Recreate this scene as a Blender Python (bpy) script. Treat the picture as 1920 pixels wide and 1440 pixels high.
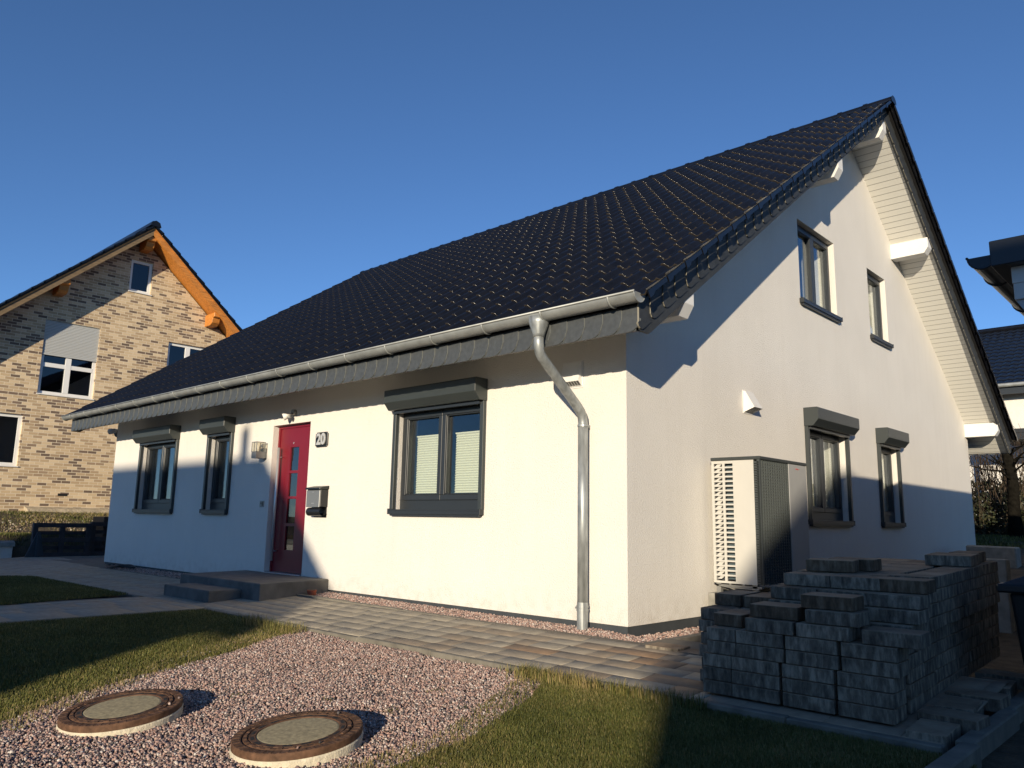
import bpy, bmesh, math, random
import numpy as np
from mathutils import Vector, Matrix
S = bpy.context.scene
for o in list(bpy.data.objects): bpy.data.objects.remove(o)
rnd = random.Random(7); rng = np.random.default_rng(11)
# ------------------------------------------------------------------ camera
CAM = np.array([4.2559279, -6.15540065, 0.78393997])
yaw, pitch, roll = math.radians(-43.05978546), math.radians(9.91325842), math.radians(1.06133858)
fw = Vector((math.sin(yaw)*math.cos(pitch), math.cos(yaw)*math.cos(pitch), math.sin(pitch)))
r0 = Vector((math.cos(yaw), -math.sin(yaw), 0)); u0 = r0.cross(fw)
rt = math.cos(roll)*r0 + math.sin(roll)*u0; up = -math.sin(roll)*r0 + math.cos(roll)*u0
cd = bpy.data.cameras.new("camera"); cam = bpy.data.objects.new("camera", cd); S.collection.objects.link(cam)
M = Matrix((rt, up, -fw)).transposed().to_4x4(); M.translation = Vector(CAM); cam.matrix_world = M
cd.sensor_width = 36; cd.lens = 1474.8*36/1920; cd.clip_start = 0.05; cd.clip_end = 2000
S.camera = cam
# ------------------------------------------------------------------ light
SUN = Vector((0.624, -1.145, 0.265)).normalized()          # towards the sun
w = bpy.data.worlds.new("World"); S.world = w; w.use_nodes = True
wn = w.node_tree; wn.nodes.clear()
sky = wn.nodes.new('ShaderNodeTexSky'); sky.sky_type = 'NISHITA'; sky.sun_disc = False
sky.sun_elevation = math.asin(SUN.z); sky.sun_rotation = math.atan2(SUN.x, SUN.y)
sky.altitude = 400; sky.air_density = 0.7; sky.dust_density = 0.0; sky.ozone_density = 4.2
bg = wn.nodes.new('ShaderNodeBackground'); bg.inputs[1].default_value = 0.125
wo = wn.nodes.new('ShaderNodeOutputWorld'); wn.links.new(sky.outputs[0], bg.inputs[0]); wn.links.new(bg.outputs[0], wo.inputs[0])
sd = bpy.data.lights.new("sun", 'SUN'); sd.energy = 4.8; sd.angle = math.radians(0.53); sd.color = (1.0, 0.855, 0.64)
so = bpy.data.objects.new("sun", sd); S.collection.objects.link(so); so.rotation_euler = (-SUN).to_track_quat('-Z', 'Y').to_euler(); so.location = (0, 0, 20)
S.view_settings.view_transform = 'Standard'; S.view_settings.look = 'None'; S.view_settings.gamma = 1; S.view_settings.exposure = 0.36
# ------------------------------------------------------------------ materials
def N(nt, t, **kw):
    n = nt.nodes.new(t)
    for k, v in kw.items(): setattr(n, k, v)
    return n
def mat(name, col=(.5, .5, .5), rough=.7, metal=0., spec=.5, noise=0., nscale=8., bump=0., bscale=60., bdist=.004, coat=0., objrand=0., tint=None, nstretch=(1, 1, 1), detail=6):
    m = bpy.data.materials.new(name); m.use_nodes = True; nt = m.node_tree; b = nt.nodes['Principled BSDF']
    L = nt.links.new
    b.inputs['Roughness'].default_value = rough; b.inputs['Metallic'].default_value = metal
    b.inputs['Specular IOR Level'].default_value = spec; b.inputs['Coat Weight'].default_value = coat
    b.inputs['Coat Roughness'].default_value = .08
    b.inputs['Base Color'].default_value = (*col, 1)
    tc = N(nt, 'ShaderNodeTexCoord'); mp = N(nt, 'ShaderNodeMapping'); mp.inputs['Scale'].default_value = nstretch
    L(tc.outputs['Object'], mp.inputs[0])
    cur = None
    if noise > 0 or objrand > 0 or tint:
        n1 = N(nt, 'ShaderNodeTexNoise'); n1.inputs['Scale'].default_value = nscale; n1.inputs['Detail'].default_value = detail
        L(mp.outputs[0], n1.inputs['Vector'])
        mr = N(nt, 'ShaderNodeMapRange'); mr.inputs[1].default_value = .3; mr.inputs[2].default_value = .7
        mr.inputs[3].default_value = 1-noise; mr.inputs[4].default_value = 1+noise
        L(n1.outputs[0], mr.inputs[0]); fac = mr.outputs[0]
        if objrand > 0:
            oi = N(nt, 'ShaderNodeObjectInfo'); m2 = N(nt, 'ShaderNodeMapRange'); m2.inputs[3].default_value = 1-objrand; m2.inputs[4].default_value = 1+objrand
            L(oi.outputs['Random'], m2.inputs[0]); mu = N(nt, 'ShaderNodeMath', operation='MULTIPLY'); L(fac, mu.inputs[0]); L(m2.outputs[0], mu.inputs[1]); fac = mu.outputs[0]
        vm = N(nt, 'ShaderNodeVectorMath', operation='SCALE')
        if tint:
            at = N(nt, 'ShaderNodeAttribute', attribute_name='tint'); cr = N(nt, 'ShaderNodeValToRGB')
            el = cr.color_ramp.elements
            while len(el) < len(tint): el.new(.5)
            for e, (p, c) in zip(el, tint): e.position = p; e.color = (*c, 1)
            L(at.outputs['Fac'], cr.inputs[0]); L(cr.outputs[0], vm.inputs[0])
        else: vm.inputs[0].default_value = col
        L(fac, vm.inputs['Scale']); L(vm.outputs[0], b.inputs['Base Color'])
    if bump > 0:
        n2 = N(nt, 'ShaderNodeTexNoise'); n2.inputs['Scale'].default_value = bscale; n2.inputs['Detail'].default_value = 4
        L(tc.outputs['Object'], n2.inputs['Vector'])
        bp = N(nt, 'ShaderNodeBump'); bp.inputs['Strength'].default_value = bump; bp.inputs['Distance'].default_value = bdist
        L(n2.outputs[0], bp.inputs['Height']); L(bp.outputs[0], b.inputs['Normal'])
    return m
STUCCO = mat('stucco', (.68, .655, .61), .9, noise=.03, nscale=1.3, bump=.8, bscale=75, bdist=.010, spec=.2)
def splash(m):
    nt = m.node_tree; b = nt.nodes['Principled BSDF']; L = nt.links.new; src = b.inputs['Base Color'].links[0].from_socket
    tc = N(nt, 'ShaderNodeTexCoord'); sx = N(nt, 'ShaderNodeSeparateXYZ'); L(tc.outputs['Object'], sx.inputs[0])
    n1 = N(nt, 'ShaderNodeTexNoise'); n1.inputs['Scale'].default_value = 9; n1.inputs['Detail'].default_value = 8; L(tc.outputs['Object'], n1.inputs['Vector'])
    mp = N(nt, 'ShaderNodeMapping'); mp.inputs['Scale'].default_value = (3, 3, .12); L(tc.outputs['Object'], mp.inputs[0]); n2 = N(nt, 'ShaderNodeTexNoise'); n2.inputs['Scale'].default_value = 2.2; n2.inputs['Detail'].default_value = 5; L(mp.outputs[0], n2.inputs['Vector'])
    h = N(nt, 'ShaderNodeMapRange'); h.inputs[1].default_value = .42; h.inputs[2].default_value = .10; h.inputs[3].default_value = 0; h.inputs[4].default_value = .38; L(sx.outputs[2], h.inputs[0])
    g = N(nt, 'ShaderNodeMapRange'); g.inputs[1].default_value = .42; g.inputs[2].default_value = .68; L(n1.outputs[0], g.inputs[0])
    mu = N(nt, 'ShaderNodeMath', operation='MULTIPLY'); L(h.outputs[0], mu.inputs[0]); L(g.outputs[0], mu.inputs[1])
    st = N(nt, 'ShaderNodeMapRange'); st.inputs[1].default_value = .5; st.inputs[2].default_value = .75; st.inputs[4].default_value = .07; L(n2.outputs[0], st.inputs[0])
    mxm = N(nt, 'ShaderNodeMath', operation='MAXIMUM'); L(mu.outputs[0], mxm.inputs[0]); L(st.outputs[0], mxm.inputs[1])
    mx = N(nt, 'ShaderNodeMix', data_type='RGBA'); L(mxm.outputs[0], mx.inputs['Factor']); L(src, mx.inputs['A']); mx.inputs['B'].default_value = (.45, .40, .33, 1); L(mx.outputs['Result'], b.inputs['Base Color'])
splash(STUCCO)
WHITE = mat('white_paint', (.70, .69, .66), .5, noise=.02)
PLINTH = mat('plinth_paint', (.045, .052, .058), .6, noise=.1, bump=.2, bscale=80)
ANTH = mat('anthracite', (.024, .028, .032), .38, noise=.05, nscale=3)
ANTHB = mat('anthracite_box', (.036, .043, .044), .42, noise=.04, nscale=3)
TILE = mat('glazed_tile', (.0065, .0072, .010), .20, spec=.42, noise=.25, nscale=5, bump=.05, bscale=14)
ZINC = mat('zinc', (.33, .345, .335), .5, metal=.4, noise=.18, nscale=6, bump=.05, bscale=20)
GALV = mat('galvanised', (.30, .32, .32), .42, metal=.4, noise=.35, nscale=18, nstretch=(1, 1, .25))
SLATE = mat('slate', (.062, .068, .072), .5, noise=.16, nscale=22, bump=.3, bscale=40, objrand=.05)
SLATEEDGE = mat('slate_edge', (.20, .21, .20), .7)
VERGE = mat('verge_slate', (.034, .038, .042), .62, spec=.3, noise=.2, nscale=10)
def panels(name, col, pitch, axis, dark=.35):
    m = mat(name, col, .5); nt = m.node_tree; b = nt.nodes['Principled BSDF']; L = nt.links.new
    tc = N(nt, 'ShaderNodeTexCoord'); sx = N(nt, 'ShaderNodeSeparateXYZ'); L(tc.outputs['Object'], sx.inputs[0])
    d = N(nt, 'ShaderNodeMath', operation='DIVIDE'); L(sx.outputs[axis], d.inputs[0]); d.inputs[1].default_value = pitch
    f = N(nt, 'ShaderNodeMath', operation='FRACT'); L(d.outputs[0], f.inputs[0])
    g = N(nt, 'ShaderNodeMath', operation='LESS_THAN'); L(f.outputs[0], g.inputs[0]); g.inputs[1].default_value = .1
    bp = N(nt, 'ShaderNodeBump'); bp.invert = True; bp.inputs['Distance'].default_value = .012; bp.inputs['Strength'].default_value = 1
    L(g.outputs[0], bp.inputs['Height']); L(bp.outputs[0], b.inputs['Normal'])
    mx = N(nt, 'ShaderNodeMix', data_type='RGBA'); mx.inputs['A'].default_value = (*col, 1); mx.inputs['B'].default_value = (*[c*dark for c in col], 1)
    L(g.outputs[0], mx.inputs['Factor']); L(mx.outputs['Result'], b.inputs['Base Color'])
    return m
SOFFIT = panels('soffit_boards', (.70, .69, .64), .1, 1, .5)
DOORRED = mat('red_door', (.165, .0045, .013), .38, noise=.04)
STEEL = mat('brushed_steel', (.55, .56, .56), .38, metal=.6, noise=.05)
STEELM = mat('mailbox_steel', (.24, .25, .25), .45, metal=.5)
BLACK = mat('black_plastic', (.012, .013, .014), .4, noise=.1)
DARK = mat('dark_void', (.008, .008, .009), .9)
LGREY = mat('light_grey_metal', (.50, .49, .455), .45, noise=.02)
MGREY = mat('panel_grey_metal', (.34, .345, .345), .45, noise=.02)
BLIND = mat('pleated_blind', (.66, .66, .53), .8)
CURTAIN = mat('curtain', (.60, .58, .50), .9)
DECO = mat('beige_cloth', (.40, .36, .28), .9)
SHUT = mat('grey_shutter', (.42, .43, .42), .5)
ALU = mat('lamp_metal', (.25, .25, .24), .5, metal=.4)
WOODO = mat('orange_wood', (.50, .19, .035), .5, noise=.3, nscale=3, nstretch=(8, 1, 8), bump=.15, bscale=30)
WOODG = mat('shaded_wood', (.16, .11, .06), .75, noise=.25, nscale=4, nstretch=(1, 1, 6))  # brown-grey puts the left barge board's shade into its colour
PALLET = mat('dark_stained_wood', (.020, .024, .032), .65, noise=.35, nscale=8)
RUST = mat('rusty_iron', (.105, .056, .032), .75, spec=.25, noise=.5, nscale=22, bump=.3, bscale=160)
INFILL = mat('concrete_infill', (.31, .26, .15), .85, noise=.3, nscale=45, bump=.3, bscale=150)
COLLAR = mat('concrete_collar', (.58, .52, .39), .95, noise=.15, nscale=30, bump=.9, bscale=90, bdist=.006)
CONC = mat('concrete', (.26, .25, .22), .9, noise=.22, nscale=9, bump=.5, bscale=90)
KERB = mat('kerb_concrete', (.165, .15, .12), .9, noise=.3, nscale=7, bump=.5, bscale=70)
STEP = mat('step_concrete', (.11, .105, .098), .85, noise=.35, nscale=5, bump=.4, bscale=60)
TERRA = mat('terracotta', (.30, .075, .035), .8, noise=.1)
SOIL = mat('soil', (.075, .055, .032), .95, noise=.5, nscale=6, bump=1, bscale=25, bdist=.03)
SOILG = mat('turf_soil', (.05, .055, .02), .95, noise=.4, nscale=6, bump=.6, bscale=60)
GBED = mat('gravel_bed', (.13, .105, .09), .95, noise=.5, nscale=40, bump=1, bscale=80, bdist=.02)
HOSE = mat('black_hose', (.01, .012, .014), .5)
LAMPGL = None
def glass(name, refl=1.2, tintc=(.93, .95, .94), base=.05):
    m = bpy.data.materials.new(name); m.use_nodes = True; nt = m.node_tree; nt.nodes.clear(); L = nt.links.new
    o = N(nt, 'ShaderNodeOutputMaterial'); mx = N(nt, 'ShaderNodeMixShader'); g = N(nt, 'ShaderNodeBsdfGlossy'); g.inputs['Roughness'].default_value = .0
    g.inputs['Color'].default_value = (.9, .95, 1, 1)
    t = N(nt, 'ShaderNodeBsdfTransparent'); t.inputs[0].default_value = (*tintc, 1)
    f = N(nt, 'ShaderNodeLayerWeight'); f.inputs[0].default_value = .5; pw = N(nt, 'ShaderNodeMath', operation='POWER'); L(f.outputs['Facing'], pw.inputs[0]); pw.inputs[1].default_value = 3.0
    mu = N(nt, 'ShaderNodeMath', operation='MULTIPLY_ADD'); L(pw.outputs[0], mu.inputs[0]); mu.inputs[1].default_value = refl*.5; mu.inputs[2].default_value = base; mu.use_clamp = True
    L(mu.outputs[0], mx.inputs[0]); L(t.outputs[0], mx.inputs[1]); L(g.outputs[0], mx.inputs[2]); L(mx.outputs[0], o.inputs[0])
    return m
GLASS = glass('window_glass'); GLASSD = glass('tinted_glass', 1.8, (.25, .28, .28), .08)
def brickmat():
    m = mat('tan_clinker', (.4, .3, .2), .8); nt = m.node_tree; b = nt.nodes['Principled BSDF']; L = nt.links.new
    tc = N(nt, 'ShaderNodeTexCoord'); sx = N(nt, 'ShaderNodeSeparateXYZ'); L(tc.outputs['Object'], sx.inputs[0])
    cx = N(nt, 'ShaderNodeCombineXYZ')
    ad = N(nt, 'ShaderNodeMath', operation='ADD'); L(sx.outputs[0], ad.inputs[0]); L(sx.outputs[1], ad.inputs[1])
    L(ad.outputs[0], cx.inputs[0]); L(sx.outputs[2], cx.inputs[1])
    br = N(nt, 'ShaderNodeTexBrick'); br.offset = .5; br.inputs['Scale'].default_value = 1; br.inputs['Brick Width'].default_value = .25; br.inputs['Row Height'].default_value = .0833
    br.inputs['Mortar Size'].default_value = .007; br.inputs['Mortar Smooth'].default_value = .1
    br.inputs['Color1'].default_value = (0, 0, 0, 1); br.inputs['Color2'].default_value = (1, 1, 1, 1); br.inputs['Mortar'].default_value = (.5, .5, .5, 1)
    L(cx.outputs[0], br.inputs['Vector'])
    cr = N(nt, 'ShaderNodeValToRGB'); el = cr.color_ramp.elements
    for p, c in ((.12, (.085, .058, .040)), (.30, (.15, .105, .068)), (.42, (.27, .19, .115)), (.62, (.37, .265, .155)), (.85, (.43, .32, .20))):
        pass
    cols = ((0, (.13, .09, .065)), (.22, (.20, .14, .10)), (.29, (.37, .265, .16)), (.6, (.50, .37, .225)), (.9, (.62, .48, .31)))
    while len(el) < len(cols): el.new(.5)
    for e, (p, c) in zip(el, cols): e.position = p; e.color = (*c, 1)
    L(br.outputs['Color'], cr.inputs[0])
    mx = N(nt, 'ShaderNodeMix', data_type='RGBA'); L(br.outputs['Fac'], mx.inputs['Factor']); L(cr.outputs[0], mx.inputs['A']); mx.inputs['B'].default_value = (.70, .60, .44, 1)
    L(mx.outputs['Result'], b.inputs['Base Color'])
    bp = N(nt, 'ShaderNodeBump'); bp.invert = True; bp.inputs['Distance'].default_value = .01; L(br.outputs['Fac'], bp.inputs['Height']); L(bp.outputs[0], b.inputs['Normal'])
    return m
BRICK = brickmat()
def blockmat(brown=False):
    m = mat('brown_block_concrete' if brown else 'paving_block_concrete', (.2, .2, .2), .92); nt = m.node_tree; b = nt.nodes['Principled BSDF']; L = nt.links.new
    tc = N(nt, 'ShaderNodeTexCoord'); oi = N(nt, 'ShaderNodeObjectInfo')
    off = N(nt, 'ShaderNodeVectorMath', operation='SCALE'); off.inputs[0].default_value = (37, 53, 71); L(oi.outputs['Random'], off.inputs['Scale'])
    ad = N(nt, 'ShaderNodeVectorMath', operation='ADD'); L(tc.outputs['Object'], ad.inputs[0]); L(off.outputs[0], ad.inputs[1])
    mp = N(nt, 'ShaderNodeMapping'); mp.inputs['Scale'].default_value = (1.6, 1.6, .45); L(ad.outputs[0], mp.inputs[0])
    n1 = N(nt, 'ShaderNodeTexNoise'); n1.inputs['Scale'].default_value = 16; n1.inputs['Detail'].default_value = 7; n1.inputs['Roughness'].default_value = .65; L(mp.outputs[0], n1.inputs['Vector'])
    cr = N(nt, 'ShaderNodeValToRGB'); el = cr.color_ramp.elements
    cols = ((.34, (.062, .050, .038)), (.48, (.140, .117, .088)), (.64, (.29, .248, .19)))
    if brown: cols = ((.34, (.055, .036, .021)), (.50, (.105, .070, .042)), (.72, (.21, .165, .115)))
    while len(el) < 3: el.new(.5)
    for e, (p, c) in zip(el, cols): e.position = p; e.color = (*c, 1)
    L(n1.outputs[0], cr.inputs[0])
    # brownish walking surface on the top few millimetres of every block
    sx = N(nt, 'ShaderNodeSeparateXYZ'); L(tc.outputs['Object'], sx.inputs[0])
    n2 = N(nt, 'ShaderNodeTexNoise'); n2.inputs['Scale'].default_value = 5; L(ad.outputs[0], n2.inputs['Vector'])
    cr2 = N(nt, 'ShaderNodeValToRGB'); e2 = cr2.color_ramp.elements; e2[0].position = .3; e2[0].color = (.20, .12, .066, 1); e2[1].position = .7; e2[1].color = (.37, .27, .175, 1)
    L(n2.outputs[0], cr2.inputs[0])
    mr = N(nt, 'ShaderNodeMapRange'); mr.inputs[1].default_value = .034; mr.inputs[2].default_value = .039; L(sx.outputs[2], mr.inputs[0])
    mx = N(nt, 'ShaderNodeMix', data_type='RGBA'); L(mr.outputs[0], mx.inputs['Factor']); L(cr.outputs[0], mx.inputs['A']); L(cr2.outputs[0], mx.inputs['B'])
    m2 = N(nt, 'ShaderNodeMapRange'); m2.inputs[3].default_value = .75; m2.inputs[4].default_value = 1.2; L(oi.outputs['Random'], m2.inputs[0])
    vm = N(nt, 'ShaderNodeVectorMath', operation='SCALE'); L(mx.outputs['Result'], vm.inputs[0]); L(m2.outputs[0], vm.inputs['Scale']); L(vm.outputs[0], b.inputs['Base Color'])
    n3 = N(nt, 'ShaderNodeTexNoise'); n3.inputs['Scale'].default_value = 70; n3.inputs['Detail'].default_value = 5; L(ad.outputs[0], n3.inputs['Vector'])
    bp = N(nt, 'ShaderNodeBump'); bp.inputs['Strength'].default_value = .8; bp.inputs['Distance'].default_value = .006; bp.inputs['Strength'].default_value = .45; bp.inputs['Distance'].default_value = .003; L(n3.outputs[0], bp.inputs['Height']); L(bp.outputs[0], b.inputs['Normal'])
    return m
BLOCK = blockmat(); BLOCKB = blockmat(True)
PATHM = mat('path_slabs', (.3, .25, .2), .8, noise=.16, nscale=14, bump=.12, bscale=60,
            tint=[(0, (.30, .265, .205)), (.3, (.325, .285, .22)), (.6, (.35, .305, .23)), (.82, (.285, .225, .16)), (1, (.29, .19, .115))])
STONE = mat('granite_chips', (.3, .3, .3), .8, noise=.15, nscale=90,
            tint=[(0, (.045, .042, .042)), (.2, (.15, .125, .115)), (.45, (.33, .20, .165)), (.65, (.42, .29, .24)), (.85, (.46, .37, .32)), (1, (.60, .56, .51))])
GRASSM = mat('grass_blade', (.1, .1, .03), .6, noise=.15, nscale=3, spec=.3,
             tint=[(0, (.048, .060, .014)), (.38, (.10, .108, .024)), (.65, (.21, .175, .060)), (1, (.40, .29, .145))])
TWIGM = mat('twig_bark', (.06, .045, .033), .9, spec=.05, noise=.3)
BARK = mat('shaded_bark', (.010, .009, .007), .95, spec=.03, noise=.4, nscale=12, bump=1, bscale=20, bdist=.03)  # near black: the trunk's shade is painted into the colour
LEAFM = mat('leaf', (.03, .045, .015), .6, tint=[(0, (.012, .016, .006)), (.6, (.028, .036, .013)), (1, (.07, .06, .025))], noise=.1)
# ------------------------------------------------------------------ builders
class MB:
    def __init__(s): s.v = []; s.f = []; s.m = []
    def add(s, vs, fs, m=0):
        k = len(s.v); s.v += [tuple(x) for x in vs]; s.f += [tuple(i+k for i in f) for f in fs]; s.m += [m]*len(fs); return s
    def box(s, x0, x1, y0, y1, z0, z1, m=0, fn=None):
        vs = [(x, y, z) for x in (x0, x1) for y in (y0, y1) for z in (z0, z1)]
        if fn: vs = [fn(*v) for v in vs]
        return s.add(vs, [(0, 1, 3, 2), (4, 6, 7, 5), (0, 4, 5, 1), (2, 3, 7, 6), (0, 2, 6, 4), (1, 5, 7, 3)], m)
    def prism(s, prof, a0, a1, fn, m=0):      # prof: list of 2-D points, fn(a, p, q)
        n = len(prof); vs = [fn(a0, *p) for p in prof] + [fn(a1, *p) for p in prof]
        return s.add(vs, [tuple(range(n)), tuple(range(2*n-1, n-1, -1))] + [(i, i+n, (i+1) % n + n, (i+1) % n) for i in range(n)], m)
    def tube(s, pts, r, n=12, m=0, cap=True):
        pts = [Vector(p) for p in pts]; rs = r if isinstance(r, (list, tuple)) else [r]*len(pts); base = len(s.v); ref = None
        for i, p in enumerate(pts):
            d = (pts[min(i+1, len(pts)-1)] - pts[max(i-1, 0)]).normalized()
            if ref is None: ref = d.orthogonal().normalized()
            ref = (ref - d*ref.dot(d)).normalized(); b = d.cross(ref)
            for j in range(n):
                a = 2*math.pi*j/n; s.v.append(tuple(p + rs[i]*(math.cos(a)*ref + math.sin(a)*b)))
        for i in range(len(pts)-1):
            for j in range(n):
                a = base+i*n+j; b2 = base+i*n+(j+1) % n; s.f.append((a, b2, b2+n, a+n)); s.m.append(m)
        if cap:
            s.f.append(tuple(base+j for j in range(n))[::-1]); s.m.append(m); s.f.append(tuple(base+(len(pts)-1)*n+j for j in range(n))); s.m.append(m)
        return s
    def lathe(s, prof, c, n=48, m=0):          # prof (r, z) rings, closed loop
        base = len(s.v); k = len(prof)
        for j in range(n):
            a = 2*math.pi*j/n
            for r_, z in prof: s.v.append((c[0]+r_*math.cos(a), c[1]+r_*math.sin(a), c[2]+z))
        for j in range(n):
            for i in range(k-1):
                a = base+j*k+i; b = base+((j+1) % n)*k+i; s.f.append((a, b, b+1, a+1)); s.m.append(m)
        return s
    def build(s, name, mats, parent=None, fix=True, smooth=False, bevel=0., seg=1):
        org = ORG(parent); me = bpy.data.meshes.new(name)
        me.from_pydata([(x-org[0], y-org[1], z-org[2]) for x, y, z in s.v], [], s.f)
        for mm in (mats if isinstance(mats, (list, tuple)) else [mats]): me.materials.append(mm)
        me.polygons.foreach_set('material_index', s.m)
        if fix:
            b = bmesh.new(); b.from_mesh(me); bmesh.ops.recalc_face_normals(b, faces=b.faces); b.to_mesh(me); b.free()
        if smooth: me.polygons.foreach_set('use_smooth', [True]*len(me.polygons))
        o = bpy.data.objects.new(name, me); S.collection.objects.link(o)
        if parent: o.parent = parent
        if bevel:
            md = o.modifiers.new('bevel', 'BEVEL'); md.width = bevel; md.segments = seg; md.limit_method = 'ANGLE'
        return o
def ORG(o):
    v = Vector((0, 0, 0))
    while o: v = v + o.location; o = o.parent
    return v
def tag(o, label=None, cat=None, group=None, kind=None):
    if label: o['label'] = label
    if cat: o['category'] = cat
    if group: o['group'] = group
    if kind: o['kind'] = kind
    return o
def thing(name, label, cat, loc=(0, 0, 0), group=None):
    o = bpy.data.objects.new(name, None); S.collection.objects.link(o); o.location = loc; o.empty_display_size = .1
    return tag(o, label, cat, group)
def npmesh(name, V, F, material, tint=None, parent=None, smooth=False):
    me = bpy.data.meshes.new(name); F = np.asarray(F, np.int32); k = F.shape[1]
    me.vertices.add(len(V)); me.vertices.foreach_set('co', np.asarray(V, np.float32).ravel())
    me.loops.add(F.size); me.loops.foreach_set('vertex_index', F.ravel())
    me.polygons.add(len(F)); me.polygons.foreach_set('loop_start', np.arange(len(F), dtype=np.int32)*k)
    me.update(calc_edges=True); me.validate()
    if smooth: me.polygons.foreach_set('use_smooth', [True]*len(me.polygons))
    if tint is not None:
        a = me.attributes.new('tint', 'FLOAT', 'POINT'); a.data.foreach_set('value', np.asarray(tint, np.float32))
    me.materials.append(material); o = bpy.data.objects.new(name, me); S.collection.objects.link(o)
    if parent: o.parent = parent
    return o
# terrain heights
def path_z(y): return -.19 + (np.clip(y, -1.75, .2)+.4)*.065
def bed_z(x, y):
    b = -.312 - np.clip((-1.68-y)/2.9, 0, 1)*.178; k = np.clip((-2.2-x)/2.3, 0, 1)
    return b*(1-k) - .287*k
def ground_z(x, y):
    z = np.where(y < -1.5, bed_z(x, y)-.03, -.345)
    z = z + np.where(x > -14, np.clip((y-3.5)/13, 0, 1)*.95, 0)
    l = np.clip((-16.55-x)/.25, 0, 1)*.60 + np.clip((-17.6-x)/2.9, 0, 1)*.52
    return np.where(x < -16.5, -.345+l + .0*y, z)
# ------------------------------------------------------------------ ground sheet
xs = np.unique(np.concatenate([np.linspace(-900, -40, 14), np.arange(-40, -15, .5), [-16.55, -16.8, -17.6], np.arange(-15, 8, .35), np.linspace(8, 40, 30), np.linspace(45, 900, 14)]))
ys = np.unique(np.concatenate([np.linspace(-900, -30, 14), np.linspace(-30, -9, 22), np.arange(-8.5, 26, .35), np.linspace(28, 80, 20), np.linspace(90, 900, 12)]))
X, Y = np.meshgrid(xs, ys, indexing='ij'); Z = ground_z(X, Y); Z = Z + np.where((X < -17) | (Y > 5), 1, 0)*(np.sin(X*3.1+Y*1.7)*.02+np.sin(Y*4.3-X)*.02)
nx, ny = X.shape; idx = np.arange(nx*ny).reshape(nx, ny)
o = npmesh('ground', np.stack([X, Y, Z], -1).reshape(-1, 3), np.stack([idx[:-1, :-1], idx[1:, :-1], idx[1:, 1:], idx[:-1, 1:]], -1).reshape(-1, 4), SOIL, smooth=True)
tag(o, kind='structure')
# ------------------------------------------------------------------ polygons on the ground
def inpoly(px, py, poly):
    c = np.zeros(px.shape, bool); n = len(poly); j = n-1
    for i in range(n):
        xi, yi = poly[i]; xj, yj = poly[j]
        c ^= ((yi > py) != (yj > py)) & (px < (xj-xi)*(py-yi)/(yj-yi+1e-12)+xi); j = i
    return c
EL = [(-2.72, -1.69), (-2.43, -2.31), (-2.23, -2.75), (-2.12, -3.25), (-1.97, -3.71), (-1.76, -4.12), (-1.45, -4.55), (-1.15, -5.0), (-.75, -5.7), (-.35, -7)]
ER = [(1.1, -5), (1.08, -3.9), (1.03, -3.5), (1.0, -3.2), (1.0, -2.97), (.95, -2.81), (.85, -2.55), (.75, -2.23), (.62, -1.95), (.43, -1.69)]
def wob(pts, sd):
    g = random.Random(sd); out = []
    for (x0, y0), (x1, y1) in zip(pts[:-1], pts[1:]):
        n = max(1, int(math.hypot(x1-x0, y1-y0)/.07))
        out += [(x0+(x1-x0)*k/n+(g.uniform(-.02, .02) if k else 0), y0+(y1-y0)*k/n+(g.uniform(-.02, .02) if k else 0)) for k in range(n)]
    return out+[pts[-1]]
EL = wob(EL, 1); ER = wob(ER, 2)
GRAVEL = EL+[(.9, -7)]+ER
LAWN_F = [(-4.72, -1.69)]+EL+[(-4.72, -7)]
LAWN_R = [(5.2, -7), (3.15, -1.69)]+ER[::-1]+[(.9, -7)]
LAWN_L = [(-10.6, -1.74), (-6.75, -1.74), (-6.35, -3.2), (-6.2, -8), (-12.2, -8), (-11.6, -4), (-10.95, -2.2)]
def sheet(name, poly, m, zf, dz=0., step=.3):
    b = bmesh.new(); vs = [b.verts.new((x, y, 0)) for x, y in poly]; f = b.faces.new(vs)
    if f.normal.z < 0 or sum(poly[i][0]*poly[(i+1) % len(poly)][1]-poly[(i+1) % len(poly)][0]*poly[i][1] for i in range(len(poly))) < 0: bmesh.ops.reverse_faces(b, faces=[f])
    ymin, ymax = min(p[1] for p in poly), max(p[1] for p in poly); y = ymin+step
    while y < ymax:
        bmesh.ops.bisect_plane(b, geom=b.verts[:]+b.edges[:]+b.faces[:], plane_co=(0, y, 0), plane_no=(0, 1, 0)); y += step
    if max(p[0] for p in poly)-min(p[0] for p in poly) < 14:
        x = min(p[0] for p in poly)+step
        while x < max(p[0] for p in poly):
            bmesh.ops.bisect_plane(b, geom=b.verts[:]+b.edges[:]+b.faces[:], plane_co=(x, 0, 0), plane_no=(1, 0, 0)); x += step
    for v in b.verts: v.co.z = float(zf(v.co.x, v.co.y))+dz
    me = bpy.data.meshes.new(name); b.to_mesh(me); b.free(); me.materials.append(m); o = bpy.data.objects.new(name, me); S.collection.objects.link(o)
    return tag(o, kind='structure')
sheet('gravel_bed', GRAVEL, GBED, bed_z, -.006)
sheet('lawn', LAWN_F, SOILG, bed_z, -.003); sheet('lawn', LAWN_R, SOILG, bed_z, -.003)
sheet('lawn', LAWN_L, SOILG, lambda x, y: -.262, .0)
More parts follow.
